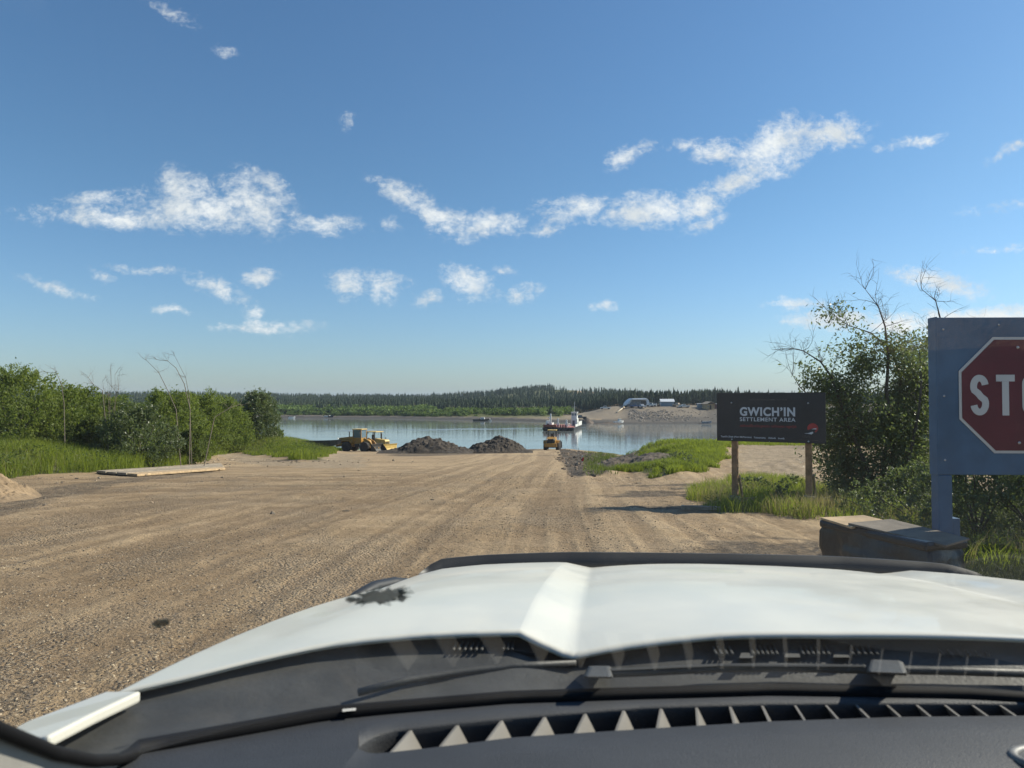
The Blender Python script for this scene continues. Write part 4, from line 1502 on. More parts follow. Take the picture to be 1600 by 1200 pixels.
def build_timber_mat():
    pts = [atg(215, 746), atg(352, 735), atg(345, 727), atg(150, 742)]
    c = sum(pts, Vector()) / 4
    root = empty("timber_mat", (c.x, c.y, hz(c.x, c.y)), 0, "long weathered timber mat lying at the road edge below the left bank", "timber mat")
    def zz(p): return hz(p.x, p.y) - root.location.z
    a, b, d, e = [Vector((p.x - c.x, p.y - c.y, zz(p))) for p in pts]
    up = Vector((0, 0, 1))
    for k in range(4):
        f0, f1 = k / 4 + .01, (k + 1) / 4 - .01
        q = [a.lerp(e, f0), b.lerp(d, f0), b.lerp(d, f1), a.lerp(e, f1)]
        MB().hexa([p + up * .02 for p in q], [p + up * (.13 + .012 * (k % 2)) for p in q]).build("beam", M_PALEWOOD if k == 0 else M_GREYWOOD, root, .02)
    mb = MB()
    for f in (.08, .92):
        q0, q1 = a.lerp(b, f), e.lerp(d, f)
        mb.tube([q0 + up * .06, q1 + up * .06], .035, 8)
    mb.build("tie_rod", M_GREYWOOD, root)


build_timber_mat()

# ------------------------------------------------------------------ heaps of earth
M_DARKSOIL = principled("dark_wet_soil", (.052, .040, .029), .95, var=.45, vscale=1.1, bump=1.0, bscale=5, dirt=(.16, .12, .085), dirt_amt=.3)
M_TANSOIL = principled("tan_gravel_heap", (.22, .155, .09), .95, var=.3, vscale=1.5, bump=.8, bscale=14, dirt=(.13, .10, .07), dirt_amt=.3)
M_FARSOIL = principled("grey_soil_heap", (.11, .085, .065), .95, var=.3, vscale=.6)


def heap(name, cx, cy, rx, ry, h, mat, label, seed, peaks=((0, 0, 1),), rough=.26, cat="dirt pile", group=None, n=70):
    r = np.random.default_rng(seed)
    u = np.linspace(-1.25, 1.25, n)
    X, Y = np.meshgrid(u, u, indexing='ij')
    Z = np.zeros_like(X)
    for (px, py, pk) in peaks:
        d = np.hypot(X - px, Y - py)
        Z = np.maximum(Z, pk * np.clip(1 - d / (.98 + .1 * np.sin(np.arctan2(Y, X) * 3 + seed)), 0, 1) ** .9)
    nz = fbm(X * 3 + seed, Y * 3, seed, 4) - .5
    nz2 = np.abs(fbm(X * 9 + seed, Y * 9, seed + 3, 3) - .5)
    Z = Z + (nz * .30 + nz2 * rough * 1.4) * np.clip(Z * 3, 0, 1)
    wx, wy = cx + X * rx, cy + Y * ry
    g = H(wx, wy)
    zc = hz(cx, cy)
    V = np.stack([X * rx, Y * ry, g - zc + Z * h - .06 - .12 * (Z < .02)], -1).reshape(-1, 3)
    i, j = np.meshgrid(np.arange(n - 1), np.arange(n - 1), indexing='ij')
    F = np.stack([i * n + j, (i + 1) * n + j, (i + 1) * n + j + 1, i * n + j + 1], -1).reshape(-1, 4)
    keep = (Z.ravel()[F].max(1) > .01)
    F = F[keep]
    used = np.unique(F)
    mp = np.zeros(len(V), int)
    mp[used] = np.arange(len(used))
    o = mesh_np(name, V[used], mp[F], mat, smooth=False)
    o.location = (cx, cy, zc)
    return tag(o, label, cat, group)


M_BANKSOIL = principled('brown_soil', (.095, .072, .050), .95, var=.45, vscale=1.3, bump=1.0, bscale=6, dirt=(.17, .13, .085), dirt_amt=.35)


def build_heaps():
    g = "piles of earth by the water"
    p = at(668, 708, 92)
    heap("dirt_pile", p.x, p.y, 4.9, 3.9, 2.55, M_DARKSOIL, "wide dark pile of earth between the yellow bulldozer and the other pile", 3, ((-.02, 0, .86), (.16, .05, .8), (-.55, 0, .35), (.5, -.1, .42)), group=g)
    p = at(775, 706, 94)
    heap("dirt_pile", p.x, p.y, 3.9, 3.3, 2.4, M_DARKSOIL, "dark pile of earth nearer the ramp, right of the wide pile", 8, ((.15, 0, .98), (-.25, .0, .72), (.6, 0, .3)), group=g)
    p = at(8, 770, 20)
    heap("gravel_heap", p.x - .45, p.y, 1.2, 1.5, .95, M_TANSOIL, "small tan gravel heap at the left picture edge", 5, ((-.1, 0, .9), (.4, -.3, .4)), cat="gravel heap")
    p = Vector((9.3, 41.5, 0))
    heap("soil_bank", p.x - 1.5, p.y + 2.5, 2.6, 4.4, 1.05, M_BANKSOIL, "bare dark soil bank forming the left flank of the green grassy mound", 12, ((.35, .1, .75), (-.25, .1, .62), (.1, -.3, .6), (.1, .5, .7)), rough=.16, cat="soil bank")
    p = at(916, 654, 300)
    heap("soil_heap", p.x, p.y, 3.6, 3.0, 3.0, M_FARSOIL, "grey heap of soil across the river behind the ferry", 6, ((0, 0, .95),), rough=.05, cat="soil heap", n=36)
    p = at(942, 661, 294)
    heap("soil_heap", p.x, p.y, 6.0, 2.2, 1.1, M_FARSOIL, "low dark heap of soil at the foot of the far ramp", 7, ((.3, 0, .8), (-.4, 0, .6)), rough=.05, cat="soil heap", n=36)


build_heaps()

# ------------------------------------------------------------------ machines
M_CAT = principled("dirty_yellow_paint", (.38, .20, .032), .5, var=.2, vscale=2, dirt=(.15, .10, .06), dirt_amt=.5)
M_CATLIGHT = principled("faded_yellow_paint", (.62, .43, .13), .5, var=.12, vscale=2, dirt=(.30, .21, .12), dirt_amt=.3)
M_DARKSTEEL = principled("dark_greasy_steel", (.040, .035, .030), .6, var=.3, vscale=2, dirt=(.12, .09, .06), dirt_amt=.3)
M_TYRE = principled("dusty_rubber", (.035, .032, .029), .9, var=.2, vscale=3, dirt=(.18, .14, .10), dirt_amt=.45)
M_CABGLASS = principled("cab_glass", (.10, .15, .19), .08, var=.1, spec=.9)
M_WHITE = principled("white_ship_paint", (.64, .64, .60), .5, var=.06, vscale=1, dirt=(.42, .32, .22), dirt_amt=.12)
M_HULL = principled("black_hull_paint", (.018, .018, .020), .6, var=.3, vscale=1)
M_DECK = principled("red_deck_paint", (.36, .13, .10), .8, var=.2, vscale=1, dirt=(.30, .22, .16), dirt_amt=.35)
M_LAMP = principled("lamp_glass", (.75, .75, .70), .2, var=.02)


def wheel(parent, name, c, rad, wid, tyre_m, rim_m, lug=True):
    t = MB()
    prof = [(rad * .56, -wid * .42), (rad * .82, -wid * .5), (rad * .97, -wid * .42), (rad, -wid * .2), (rad, wid * .2), (rad * .97, wid * .42), (rad * .82, wid * .5), (rad * .56, wid * .42)]
    t.lathe(prof, c, 'X', 28)
    if lug:
        for k in range(20):
            a = 2 * math.pi * k / 20
            s = .25 if k % 2 else -.25
            t.box((c[0] + s * wid, c[1] + math.cos(a) * rad * .99, c[2] + math.sin(a) * rad * .99), (wid * .5, .10 * rad, .08 * rad), (a, 0, 0))
    w = t.build(name, tyre_m, parent, 0, True)
    rm = MB().lathe([(rad * .57, -wid * .36), (rad * .5, -wid * .3), (rad * .18, -wid * .22), (rad * .16, -wid * .40), (rad * .16, wid * .40), (rad * .18, wid * .22), (rad * .5, wid * .3), (rad * .57, wid * .36)], c, 'X', 20)
    rm.build("rim", rim_m, w, 0, True)
    return w


def wheel_loader(base, rz, label, canopy):
    root = empty("wheel_loader", base, rz, label, "wheel loader")
    b = MB()
    b.prism([(-3.25, .95), (-3.35, 1.35), (-3.15, 2.05), (-1.0, 2.30), (-.75, 2.2), (-.75, .75), (-1.6, .65)], -.78, .78, 'X')
    b.build("engine_hood", M_CAT, root, .06)
    MB().box((0, -3.42, 1.02), (2.1, .42, .62)).build("counterweight", M_CAT, root, .08)
    g = MB()
    for k in range(7): g.box((0, -3.375 + .024 * k, 1.42 + k * .085), (1.25, .09, .045))
    g.hexa([(-.65, -3.37, 1.37), (.65, -3.37, 1.37), (.65, -3.0, 1.37), (-.65, -3.0, 1.37)], [(-.65, -3.19, 2.0), (.65, -3.19, 2.0), (.65, -3.0, 2.0), (-.65, -3.0, 2.0)])
    g.build("radiator_grille", M_DARKSTEEL, root, .01)
    for s in (-1, 1):
        f = MB()
        f.prism([(-2.55, 1.25), (-2.25, 1.62), (-1.0, 1.62), (-.65, 1.25), (-.65, 1.38), (-.95, 1.72), (-2.3, 1.72), (-2.62, 1.36)], s * .80, s * 1.32, 'X')
        f.build("fender", M_CAT, root, .02)
        MB().box((s * .62, -3.48, 1.95), (.22, .10, .18)).build("tail_light", M_LAMP, root, .02)
    cf = MB()
    cf.box((0, -.05, 1.62), (1.35, 1.5, 1.0))
    cab = cf.build("cab", M_CAT, root, .05)
    for sx in (-1, 1):
        for y in (-.74, .68): MB().box((sx * .66, y, 2.72), (.10, .10, 1.25)).build("cab_pillar", M_DARKSTEEL if canopy else M_CAT, cab, .015)
    if not canopy:
        for nm, cc, ss in [("window", (0, .70, 2.7), (1.18, .03, 1.1)), ("window", (0, -.76, 2.7), (1.18, .03, 1.1)), ("window", (.68, 0, 2.7), (.03, 1.28, 1.1)), ("window", (-.68, 0, 2.7), (.03, 1.28, 1.1))]:
            MB().box(cc, ss).build(nm, M_CABGLASS, cab)
    else:
        MB().box((0, .05, 2.15), (.5, .5, .14)).box((0, -.22, 2.5), (.5, .12, .62)).build("seat", M_DARKSTEEL, cab, .03)
    MB().box((0, -.03, 3.38), (1.55, 1.75, .13)).build("cab_roof", M_CATLIGHT, cab, .04)
    MB().tube([(.35, -1.6, 2.2), (.35, -1.6, 2.9), (.35, -1.68, 3.05)], .07, 8).build("exhaust", M_DARKSTEEL, root)
    ff = MB()
    ff.prism([(.75, .7), (.75, 1.55), (1.3, 1.9), (1.75, 1.75), (2.1, 1.0), (2.0, .6)], -.48, .48, 'X')
    ff.build("front_frame", M_CAT, root, .04)
    for s in (-1, 1):
        ar = MB()
        ar.prism([(1.0, 1.95), (1.25, 2.1), (2.2, 1.62), (3.05, .62), (2.95, .38), (2.65, .55), (2.0, 1.25), (1.1, 1.72)], s * .55 - .09, s * .55 + .09, 'X')
        arm = ar.build("lift_arm", M_CAT, root, .02)
        MB().tube([(s * .42, 1.3, 1.2), (s * .42, 2.4, 1.0)], .075, 8).build("hydraulic_cylinder", M_DARKSTEEL, arm)
    bk = MB()
    poly = [(3.0, 1.28), (2.86, .95), (2.88, .45), (3.1, .14), (4.05, .08), (4.05, .13), (3.15, .22), (2.97, .5), (2.95, .92), (3.06, 1.25)]
    bk.prism(poly, -1.42, 1.42, 'X')
    for s in (-1, 1):
        bk.prism([(3.0, 1.28), (2.86, .95), (2.88, .45), (3.1, .14), (4.05, .08), (3.55, .75)], s * 1.42 - .02, s * 1.42 + .02, 'X')
    buc = bk.build("bucket", M_DARKSTEEL, root, .01)
    MB().box((0, 4.07, .10), (2.86, .14, .05)).build("cutting_edge", principled("worn_bare_steel", (.42, .36, .27), .5, var=.2), buc)
    for sx in (-1, 1):
        for y in (-1.62, 1.58): wheel(root, "wheel", (sx * 1.04, y, .78), .78, .58, M_TYRE, M_CAT)
    for s in (-1, 1):
        MB().box((s * .95, .2, 1.0), (.4, .6, .5)).build("step", M_DARKSTEEL, root, .03)
        mi = MB()
        mi.tube([(s * .68, .6, 2.9), (s * 1.05, .75, 2.9)], .02, 6)
        mi.box((s * 1.08, .75, 2.85), (.16, .05, .32))
        mi.build("mirror", M_DARKSTEEL, root)
    return root


def bulldozer(base, rz, label):
    root = empty("bulldozer", base, rz, label, "bulldozer")
    for s in (-1, 1):
        tr = MB()
        tr.prism([(-1.75, .35), (-1.95, .62), (-1.75, .92), (1.55, .98), (1.85, .70), (1.6, .30), (1.2, .06), (-1.3, .06)], s * .95 - .26, s * .95 + .26, 'X')
        for k in range(13): tr.box((s * .95, -1.5 + k * .25, .05), (.56, .05, .06)).box((s * .95, -1.6 + k * .25, .97), (.56, .05, .06))
        t = tr.build("track", M_DARKSTEEL, root, .02)
        MB().box((s * .95, 0, .52), (.30, 2.4, .30)).build("track_frame", M_CATLIGHT, t, .03)
    MB().prism([(-.2, .75), (-.2, 1.95), (1.75, 1.80), (1.9, 1.6), (1.9, .75)], -.52, .52, 'X').build("engine_hood", M_CATLIGHT, root, .05)
    g = MB()
    for k in range(6): g.box((0, 1.92, .95 + k * .11), (.85, .05, .05))
    g.build("radiator_grille", M_DARKSTEEL, root)
    MB().box((0, -1.0, 1.2), (1.3, 1.7, .95)).build("rear_body", M_CAT, root, .05)
    MB().box((0, -.75, 1.85), (.6, .55, .35)).box((0, -1.05, 2.15), (.6, .14, .7)).build("seat", M_DARKSTEEL, root, .03)
    for sx in (-1, 1):
        for y in (-1.75, -.1): MB().box((sx * .72, y, 2.2), (.11, .12, 1.5)).build("canopy_post", M_DARKSTEEL, root, .015)
    MB().box((0, -.85, 2.99), (1.75, 2.3, .12)).build("canopy_roof", M_CATLIGHT, root, .03)
    for s in (-1, 1):
        MB().box((s * .45, 1.1, 2.02), (.16, .16, .16)).build("headlight", M_DARKSTEEL, root, .02)
    MB().tube([(.0, .7, 1.85), (.0, .7, 2.75)], .07, 8).build("exhaust", M_DARKSTEEL, root)
    MB().prism([(2.35, .05), (2.5, .08), (2.38, .5), (2.42, .95), (2.55, 1.2), (2.43, 1.2), (2.3, .95), (2.26, .5)], -1.6, 1.6, 'X').build("blade", M_CATLIGHT, root, .01)
    for s in (-1, 1): MB().box((s * 1.32, 1.1, .5), (.14, 2.5, .20)).build("push_arm", M_CAT, root, .02)
    return root


def build_machines():
    b = at(562, 705, 106)
    b.z = hz(b.x, b.y) - .05
    wheel_loader(b, R(-112), "yellow wheel loader with enclosed cab seen from its side, left of the bulldozer", False)
    b = at(591, 702, 110)
    b.z = hz(b.x, b.y)
    bulldozer(b, R(-122), "yellow bulldozer with open canopy parked behind the loader's bucket")
    b = at(863, 703, 121)
    b.z = hz(b.x, b.y) + .02
    wheel_loader(b, R(-8), "yellow wheel loader seen from behind, driving down the ramp to the ferry", True)
    # open flat boat drawn up on the grass left of the loader
    b = at(495, 700, 97)
    z = hz(b.x, b.y)
    root = empty("open_boat", (b.x, b.y, z + .1), R(-100), "long dark open boat with a pale stern lying on the grassy bank", "boat")
    sec = [(-3.2, .62, .0, .78), (-1.5, .78, .0, .80), (.5, .80, .02, .84), (2.2, .62, .12, .92), (3.1, .36, .34, 1.0), (3.6, .05, .62, 1.06)]
    vs, fs = [], []
    for (y, w, zb, zt) in sec:
        vs += [(-w, y, zt), (-w * .82, y, zb), (w * .82, y, zb), (w, y, zt), (w - .05, y, zt), (w * .82 - .05, y, zb + .06), (-w * .82 + .05, y, zb + .06), (-w + .05, y, zt)]
    for i in range(len(sec) - 1):
        for k in range(8): fs.append((i * 8 + k, i * 8 + (k + 1) % 8, i * 8 + 8 + (k + 1) % 8, i * 8 + 8 + k))
    MB().add(vs, fs).build("hull", principled("dark_boat_metal", (.045, .050, .052), .5, var=.3), root)
    MB().box((0, -3.24, .42), (1.3, .08, .84), (0, 0, 0), (1.06, 1)).build("transom", M_WHITE, root, .01)
    mbn = principled("boat_bench", (.25, .24, .22), .7)
    MB().box((0, -1.6, .5), (1.4, .3, .05)).build("thwart", mbn, root)
    MB().box((0, .6, .52), (1.42, .3, .05)).build("thwart", mbn, root)
    MB().box((0, -3.5, .75), (.32, .40, .55)).box((0, -3.45, .25), (.12, .18, .7)).build("outboard_motor", M_WHITE, root, .05)


build_machines()


def build_ferry():
    y = 243.0
    c = at(880, 673, y)
    root = empty("ferry", (c.x, y, 0), R(169), "river ferry with red deck and white wheelhouse crossing toward the near bank", "ferry")
    root.scale = (1.0, 1.0, 1.0)
    # local: bow towards +Y (towards us), x to its port... deck 11 m wide
    h = MB()
    h.hexa([(-4.9, -13, -.6), (4.9, -13, -.6), (4.9, 12, -.6), (-4.9, 12, -.6)], [(-5.2, -14, 1.05), (5.2, -14, 1.05), (5.2, 14, 1.05), (-5.2, 14, 1.05)])
    h.build("hull", M_HULL, root, .08)
    MB().box((0, -.0, 1.07), (10.1, 27.4, .06)).build("deck", M_DECK, root)
    for k in range(10): MB().lathe([(.30, -.12), (.5, -.14), (.55, 0), (.5, .14), (.30, .12)], (-4.6 + k * 1.02, 14.05, .62), 'Y', 12).build("tyre_fender", M_TYRE, root, smooth=True)
    for s in (-1, 1):
        rmp = MB().hexa([(s * 2.6 - 2.2, 13.9, 1.1), (s * 2.6 + 2.2, 13.9, 1.1), (s * 2.6 + 2.1, 15.6, 1.9), (s * 2.6 - 2.1, 15.6, 1.9)], [(s * 2.6 - 2.2, 13.8, 1.25), (s * 2.6 + 2.2, 13.8, 1.25), (s * 2.6 + 2.1, 15.5, 2.05), (s * 2.6 - 2.1, 15.5, 2.05)])
        if s > 0: rmp.build("bow_ramp", M_DECK, root, .02)
    # bulwarks
    MB().box((-5.05, -7.5, 1.75), (.18, 12.6, 1.4)).build("bulwark", M_WHITE, root, .02)
    MB().box((-5.05, 4.0, 1.45), (.15, 9.0, .8)).build("bulwark", M_WHITE, root, .02)
    MB().box((5.05, -2, 1.45), (.15, 22.0, .8)).build("bulwark", M_WHITE, root, .02)
    # wheelhouse tower on the starboard side (photo right)
    w = MB().box((-3.85, -2.2, 2.35), (2.0, 4.6, 2.5)).box((-3.75, -1.9, 4.65), (1.9, 3.4, 2.1))
    wh = w.build("wheelhouse", M_WHITE, root, .05)
    MB().box((-3.75, -1.9, 5.78), (2.3, 3.9, .16)).build("roof", M_WHITE, wh, .03)
    for x in (-4.25, -3.28): MB().box((x, -.21, 5.02), (.72, .06, .78)).build("window", M_CABGLASS, wh, .01)
    for yy in (-.9, -1.9, -2.9): MB().box((-4.69, yy, 5.02), (.06, .7, .78)).build("window", M_CABGLASS, wh, .01)
    MB().box((-3.6, .10, 2.1), (.8, .06, 1.75)).build("door", principled("grey_ship_door", (.10, .10, .11), .6), wh, .01)
    m = MB().tube([(-3.75, -1.9, 5.8), (-3.75, -1.9, 9.4)], .07, 6)
    m.tube([(-4.5, -1.9, 7.6), (-3.0, -1.9, 7.6)], .04, 6)
    m.tube([(-3.2, -2.2, 5.8), (-3.2, -2.2, 7.4)], .04, 6).build("mast", M_WHITE, wh)
    MB().box((-4.4, -1.5, 6.05), (.4, .5, .4)).build("searchlight", M_DARKSTEEL, wh, .05)
    rl = MB()
    for k in range(6): rl.tube([(-2.9, 12 - 1.5 * k, 1.1), (-2.9, 12 - 1.5 * k, 2.1)], .035, 5)
    rl.tube([(-2.9, 12, 2.1), (-2.9, 4.5, 2.1)], .035, 5).tube([(-2.9, 12, 1.6), (-2.9, 4.5, 1.6)], .03, 5)
    rl.build("railing", M_WHITE, root)
    # port side: posts, winch and ramp gear
    for (x, yy, hh, nm) in [(2.6, 12.6, 4.4, "ramp_post"), (.2, 12.4, 2.9, "ramp_post"), (-2.6, 12.4, 2.4, "ramp_post")]:
        MB().box((x, yy, 1.1 + hh / 2), (.48, .42, hh)).box((x, yy + .25, 1.9), (.9, .3, 1.3)).build(nm, M_WHITE, root, .04)
    MB().box((4.0, 8.0, 2.6), (1.4, 3.0, .9)).box((4.2, 9.8, 1.8), (.8, .8, 1.4)).build("winch_house", M_WHITE, root, .06)
    MB().tube([(3.2, 9.0, 1.1), (3.6, 9.0, 4.1)], .11, 6).box((3.7, 9.0, 4.1), (.7, .5, .35)).build("floodlight", M_WHITE, root)
    MB().lathe([(.55, -.6), (.55, .6)], (3.4, 11.2, 1.7), 'X', 14).build("winch_drum", M_DARKSTEEL, root, smooth=True)
    for k in range(6): MB().box((-2.3 + k * .8, 13.3, 1.5), (.5, .12, .8)).build("bow_stanchion", M_DECK, root, .02)
    lr = MB().box((-1.9, 6.5, 1.7), (.5, 3, 1.1))
    lr.build("life_raft_box", M_WHITE, root, .05)


build_ferry()


def small_boat(px, py, d, L, rz, hullm, cabin, label, grounded=False):
    p = at(px, py, d)
    z = hz(p.x, p.y) if grounded else 0.0
    root = empty("small_boat", (p.x, d, max(z, -.02)), rz, label, "boat", "small boats along the far shore")
    w = L * .15
    sec = [(-L / 2, w * .9, -.15, .75), (-L * .2, w, -.2, .75), (L * .2, w * .9, -.15, .85), (L * .4, w * .45, .05, 1.0), (L * .5, .04, .45, 1.12)]
    vs, fs = [], []
    for (y, ww, zb, zt) in sec: vs += [(-ww, y, zt), (-ww * .7, y, zb), (ww * .7, y, zb), (ww, y, zt)]
    for i in range(len(sec) - 1):
        for k in range(4): fs.append((i * 4 + k, i * 4 + (k + 1) % 4, i * 4 + 4 + (k + 1) % 4, i * 4 + 4 + k))
    fs += [(0, 1, 2, 3)]
    MB().add(vs, fs).build("hull", hullm, root)
    if cabin:
        c = MB().box((0, L * .08, 1.25), (w * 1.5, L * .26, 1.0), taper=(.85, .8)).build("cabin", M_WHITE, root, .05)
        MB().box((0, L * .08, 1.38), (w * 1.46, L * .225, .36)).build("window", M_CABGLASS, c)
    else:
        MB().box((0, -L * .48, .9), (.35, .4, .7)).build("outboard_motor", M_DARKSTEEL, root, .04)
    return root


def build_small_boats():
    gm = principled("grey_aluminium", (.30, .31, .32), .45, var=.15)
    small_boat(752, 656, 338, 8.0, R(-95), M_HULL, True, "dark hulled boat with white cabin moored off the far mud bank")
    small_boat(766, 657, 339, 2.4, R(20), M_WHITE, False, "small pale skiff just right of the white cabin boat")
    small_boat(967, 654, 296, 5.0, R(-60), M_WHITE, True, "white boat pulled up at the foot of the far ramp", True)
    small_boat(1104, 660, 294, 4.0, R(-100), gm, False, "lone skiff on the far mud near the black sign's left edge", True)
    small_boat(456, 653, 388, 3.6, R(-80), M_WHITE, False, "tiny pale skiff far left, near the end bush", True)
    small_boat(511, 651, 392, 3.6, R(-70), M_WHITE, False, "pale skiff on the far shore above the long dark open boat, left of its neighbour", True)
    small_boat(517, 652, 390, 3.2, R(-110), M_HULL, False, "dark skiff on the far shore right beside the pale skiff", True)


build_small_boats()

# ------------------------------------------------------------------ the far landing
M_TINWHITE = principled("white_corrugated_metal", (.62, .64, .65), .5, var=.08, vscale=.4, dirt=(.36, .34, .30), dirt_amt=.2)
M_TINRED = principled("red_roof_metal", (.46, .055, .05), .5, var=.1, vscale=.5)
M_TINBLUE = principled("blue_grey_siding", (.20, .26, .30), .6, var=.1, vscale=.6)
M_SHADEWALL = principled("grey_siding", (.16, .17, .18), .7, var=.15, vscale=.5)
M_CABIN = principled("yellow_pine_siding", (.44, .31, .16), .8, var=.2, vscale=1.0)


def build_landing():
    # long shed with a barrel roof, open to the river side
    d = 352
    c = at(998, 636, d)
    z = hz(c.x, c.y)
    W = 37 * d / FPX
    root = empty("quonset_shed", (c.x, d, z), R(4), "long white arched shed on the far landing with trucks parked before it", "building")
    prof = [(-W / 2, 0), (-W * .47, 1.5), (-W * .36, 2.9), (-W * .24, 3.9), (W * .30, 4.0), (W * .38, 3.6), (W * .44, 2.6), (W / 2, 0)]
    MB().prism(prof, 0, 9, 'Y').build("shell", M_TINWHITE, root, .05)
    MB().prism([(-W * .42, .05), (-W * .38, 1.6), (-W * .27, 2.9), (W * .27, 3.0), (W * .33, 2.4), (W * .36, .05)], -.12, -.01, 'Y').build("wall", M_SHADEWALL, root)
    MB().box((W * .20, -.16, 1.3), (2.4, .10, 2.5)).build("door", M_DARKSTEEL, root)
    for x in (-W * .28, -W * .12, W * .04): MB().box((x, -.16, 1.9), (1.0, .08, .8)).build("window", M_CABGLASS, root)
    MB().box((-W * .02, -1.2, 3.15), (W * .70, 2.4, .12), (R(-8), 0, 0)).build("awning", M_TINWHITE, root)
    # shed with the red ridge
    d = 350
    c = at(1043, 637, d)
    z = hz(c.x, c.y)
    root = empty("red_roof_shed", (c.x, d, z), R(-6), "small blue grey shed with white and red roof on the far landing", "building")
    MB().box((0, 3, 1.15), (6.4, 6, 2.3)).build("wall", M_TINBLUE, root)
    MB().prism([(-.5, 2.3), (3, 3.6), (6.5, 2.3), (6.5, 2.42), (3, 3.74), (-.5, 2.42)], -3.5, 3.5, 'X').build("roof", M_TINWHITE, root)
    MB().prism([(.3, 2.63), (1.6, 3.11), (1.6, 3.20), (.3, 2.72)], -3.0, 3.0, 'X').build("roof_band", M_TINRED, root)
    MB().box((3.22, 3, 1.1), (.08, 1.6, 2.0)).build("door", M_WHITE, root)
    # pine cabin with a porch
    d = 335
    c = at(1110, 642, d)
    z = hz(c.x, c.y)
    root = empty("pine_cabin", (c.x, d, z), R(10), "pale pine cabin with porch, close to the black sign's left edge", "building")
    MB().box((0, 2.5, 1.3), (3.8, 4.4, 2.6)).build("wall", M_CABIN, root)
    MB().prism([(-2.6, 2.55), (0, 3.7), (2.6, 2.55), (2.6, 2.72), (0, 3.88), (-2.6, 2.72)], -1.2, 5.2, 'Y').build("roof", M_GREYWOOD, root)
    MB().box((-1.7, -.9, 1.3), (.16, .16, 2.6)).build("porch_post", M_CABIN, root)
    MB().box((1.7, -.9, 1.3), (.16, .16, 2.6)).build("porch_post", M_CABIN, root)
    MB().box((.2, .26, 1.1), (.9, .06, 2.0)).build("door", M_DARKSTEEL, root)
    MB().box((-1.1, .26, 1.6), (.7, .06, .7)).build("window", M_CABGLASS, root)
    c = at(1124, 642, 338)
    root = empty("maroon_shed", (c.x, 338, hz(c.x, 338)), R(5), "low dark maroon shed partly hidden by the black sign", "building")
    MB().box((0, 2, 1.1), (5.6, 4, 2.2)).build("wall", principled("maroon_siding", (.12, .05, .055), .7, var=.1), root)
    MB().box((0, 2, 2.28), (6.0, 4.4, .14), (R(5), 0, 0)).build("roof", M_SHADEWALL, root)
    c = at(1096, 642, 340)
    root = empty("blue_shed", (c.x, 340, hz(c.x, 340)), R(-3), "small dull blue shed just left of the pine cabin", "building")
    MB().box((0, 1.5, 1.0), (3.2, 3, 2.0)).build("wall", M_TINBLUE, root)
    MB().box((0, 1.5, 2.08), (3.6, 3.4, .14), (R(6), 0, 0)).build("roof", M_SHADEWALL, root)
    # guard log along the ramp
    a, b = at(964, 642, 330), at(977, 636, 350)
    a.z, b.z = hz(a.x, a.y) + .3, hz(b.x, b.y) + .3
    o = MB().tube([Vector((0, 0, 0)), (b - a) * .5, b - a], .36, 8).build("guard_log", principled("peeled_log", (.52, .44, .32), .8), None, 0, True)
    o.location = a
    tag(o, "pale guard log beside the far ramp road", "log")


build_landing()


def truck_proto(body):
    root = empty("parked_pickup", (0, 0, 0), 0, "", "pickup truck", "vehicles parked on the far landing")
    MB().prism([(-2.6, .45), (-2.6, 1.05), (-.6, 1.08), (2.4, 1.05), (2.6, .85), (2.6, .45)], -.92, .92, 'X').build("body", body, root, .06)
    c = MB().prism([(-.7, 1.06), (-.55, 1.75), (.75, 1.78), (1.35, 1.06)], -.84, .84, 'X').build("cab", body, root, .05)
    MB().prism([(-.5, 1.12), (-.42, 1.62), (.68, 1.64), (1.12, 1.12)], -.86, .86, 'X').build("window", M_CABGLASS, c)
    for sx in (-1, 1):
        for y in (-1.65, 1.7): wheel(root, "wheel", (sx * .82, y, .40), .40, .25, M_TYRE, M_BOLT, False)
    return root


def build_vehicles():
    cols = {"white": M_WHITE, "blue": principled("blue_car_paint", (.05, .10, .22), .3, var=.05), "dark": principled("charcoal_car_paint", (.035, .037, .042), .3, var=.05),
            "silver": principled("silver_car_paint", (.40, .41, .43), .3, var=.05), "tan": principled("tan_car_paint", (.36, .28, .19), .4, var=.05)}
    spots = [("blue", 992, 638, 343, 80, "blue pickup in front of the long white shed"), ("dark", 983, 638, 344, 95, "dark pickup at the left end of the long white shed"),
             ("silver", 1003, 639, 341, 20, "silver pickup nose on, near the shed's dark doorway"), ("white", 1018, 638, 346, 75, "white pickup just beyond the right end of the long shed"),
             ("dark", 1024, 638, 347, 60, "dark pickup between the long shed and the red roofed shed"), ("tan", 1059, 638, 346, 50, "tan pickup parked right of the red roofed shed"),
             ("white", 1069, 639, 343, 95, "white pickup furthest right of the vehicles by the sheds"), ("white", 946, 637, 352, 85, "lone white pickup left of the far ramp's log"),
             ("dark", 907, 646, 322, 95, "dark pickup coming down behind the ferry wheelhouse")]
    protos = {}
    for (cname, px, py, d, rz, lab) in spots:
        o = protos.get(cname)
        if o is None:
            o = protos[cname] = truck_proto(cols[cname])
        else:
            o = copy_tree(o)
        p = at(px, py, d)
        o.location = (p.x, d, hz(p.x, d) + .03)
        o.rotation_euler = (0, 0, R(rz))
        o['label'] = lab


build_vehicles()


